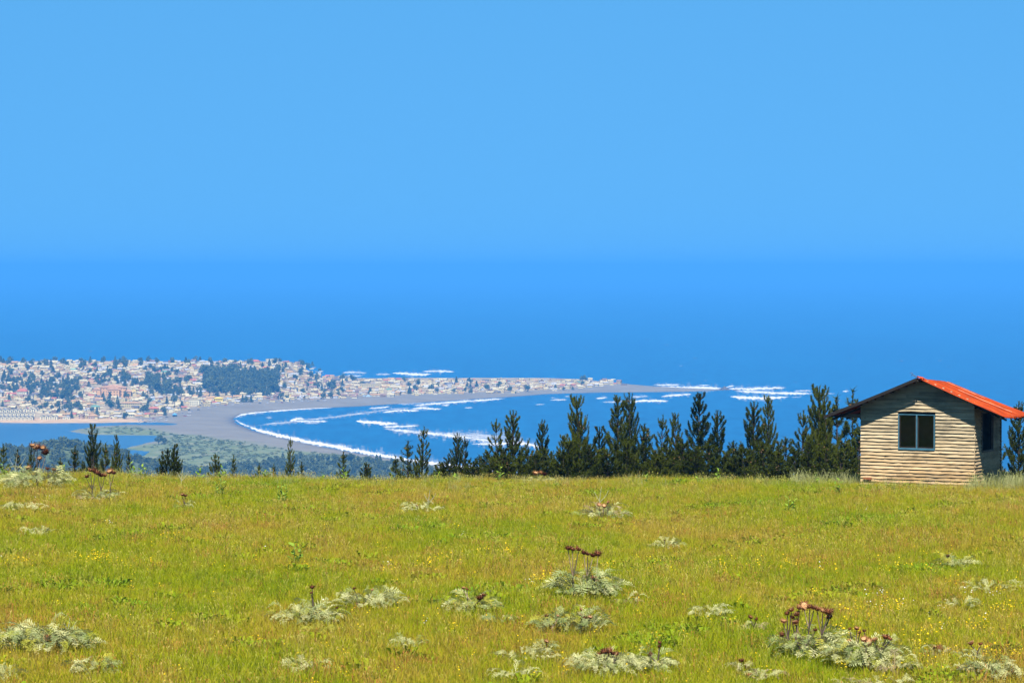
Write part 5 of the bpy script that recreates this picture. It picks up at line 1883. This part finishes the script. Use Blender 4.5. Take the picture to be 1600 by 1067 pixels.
# bleached dead stalks
for (px, top, base, lab) in [(22, 706, 752, 'forked bleached stalk between the left pines'), (282, 730, 764, 'forked bleached stalk under the dark bushy pine pair'), (668, 765, 798, 'thin dead stalk above the pale silvery mound'), (935, 760, 800, 'thin dead stalk above the straggling thistle'), (105, 965, 1000, 'long bent straw above the sprawling thistle')]:
    x, y, z = hit(px, base, True)
    h = (base - top) * y / FPX
    t = thing('dead_stalk', lab, 'stalk', (x, y, z), 0, 'bleached stalks in the meadow')
    ob('stem', MB().tube([(0, 0, -.03), (h * .05, 0, h * .5), (h * .12, 0, h)], [.011, .009, .005], 4).mesh('stem'), m_pale, t)
    ob('side_stem', MB().tube([(h * .03, 0, h * .35), (h * .28, .02, h * .62), (h * .40, .02, h * .85)], [.008, .007, .004], 4).mesh('side_stem'), m_pale, t)
    ob('side_stem', MB().tube([(h * .04, 0, h * .42), (-h * .12, .02, h * .7), (-h * .16, .02, h * .8)], [.007, .006, .004], 4).mesh('side_stem'), m_pale, t)

# tall oat grass round the cabin and along the pine row
m_oat = leafy('oat_straw', (.30, .34, .10), (.50, .50, .22), .35)
oat = [src(blade_mesh(500 + k, 16, .2, .35, .8, .010, .45, .6), m_oat) for k in range(3)] + [src(blade_mesh(510, 26, .25, .3, .6, .014, .6), m_grass)]
pts = []
for i in range(1900):
    u = rng.random() if i < 900 else .9
    if u < .38:
        px, Y = rng.uniform(1518, 1640), rng.uniform(104.5, 109)
    elif u < .6:
        px, Y = rng.uniform(1235, 1346), rng.uniform(107.5, 112)
    else:
        px, Y = rng.uniform(-20, 1640), rng.uniform(100, 111)
        if i >= 900 and n2(px * .02, 0, 1.0, 3.0) < -.15:
            continue
    x = (px - 800) / FPX * Y
    a, b = (x - CABIN[0]) * ca - (Y - CABIN[1]) * sa, (x - CABIN[0]) * sa + (Y - CABIN[1]) * ca
    if abs(a) < W / 2 + .12 and -.3 < b < DP + .2:
        continue
    s = rng.uniform(.6, 1.15) if u < .6 else rng.uniform(.3, .75)
    pts.append((x, Y, float(near_z(x, Y)), (0, 0, rng.uniform(0, 6.28)), (s, s, s), int(rng.integers(4))))
scatter('tall_oat_grass', pts, oat, 'tall pale oat grass round the cabin and along the skyline', 'grass')

# ------------------------------------------------------------------ haze: the air itself
hz, nt, out = mat('sea_air')
pv = N(nt, 'ShaderNodeVolumePrincipled')
pv.inputs['Color'].default_value = (.040, .212, .52, 1)
pv.inputs['Density'].default_value = 1.0e-4
pv.inputs['Anisotropy'].default_value = -0.2
nt.links.new(pv.outputs[0], out.inputs['Volume'])
hb = ob('haze', MB().box(-140000, 140000, -2000, 140000, -6, CAMZ + 55).mesh('haze'), hz)
tag(hb, 'thin blue sea haze over the bay', 'haze', kind='stuff')

# ------------------------------------------------------------------ one reflectance scale for every surface (set with the exposure)
REFLECT = .53
for m in bpy.data.materials:
    if not m.use_nodes:
        continue
    t = m.node_tree
    for n in list(t.nodes):
        if n.bl_idname in ('ShaderNodeBsdfPrincipled', 'ShaderNodeBsdfDiffuse', 'ShaderNodeBsdfTranslucent'):
            i = n.inputs[0]
            if i.links:
                src_ = i.links[0].from_socket
                t.links.new(mixc(t, 1.0, src_, (REFLECT, REFLECT, REFLECT), 'MULTIPLY'), i)
            else:
                i.default_value = tuple(v * REFLECT for v in i.default_value[:3]) + (1,)
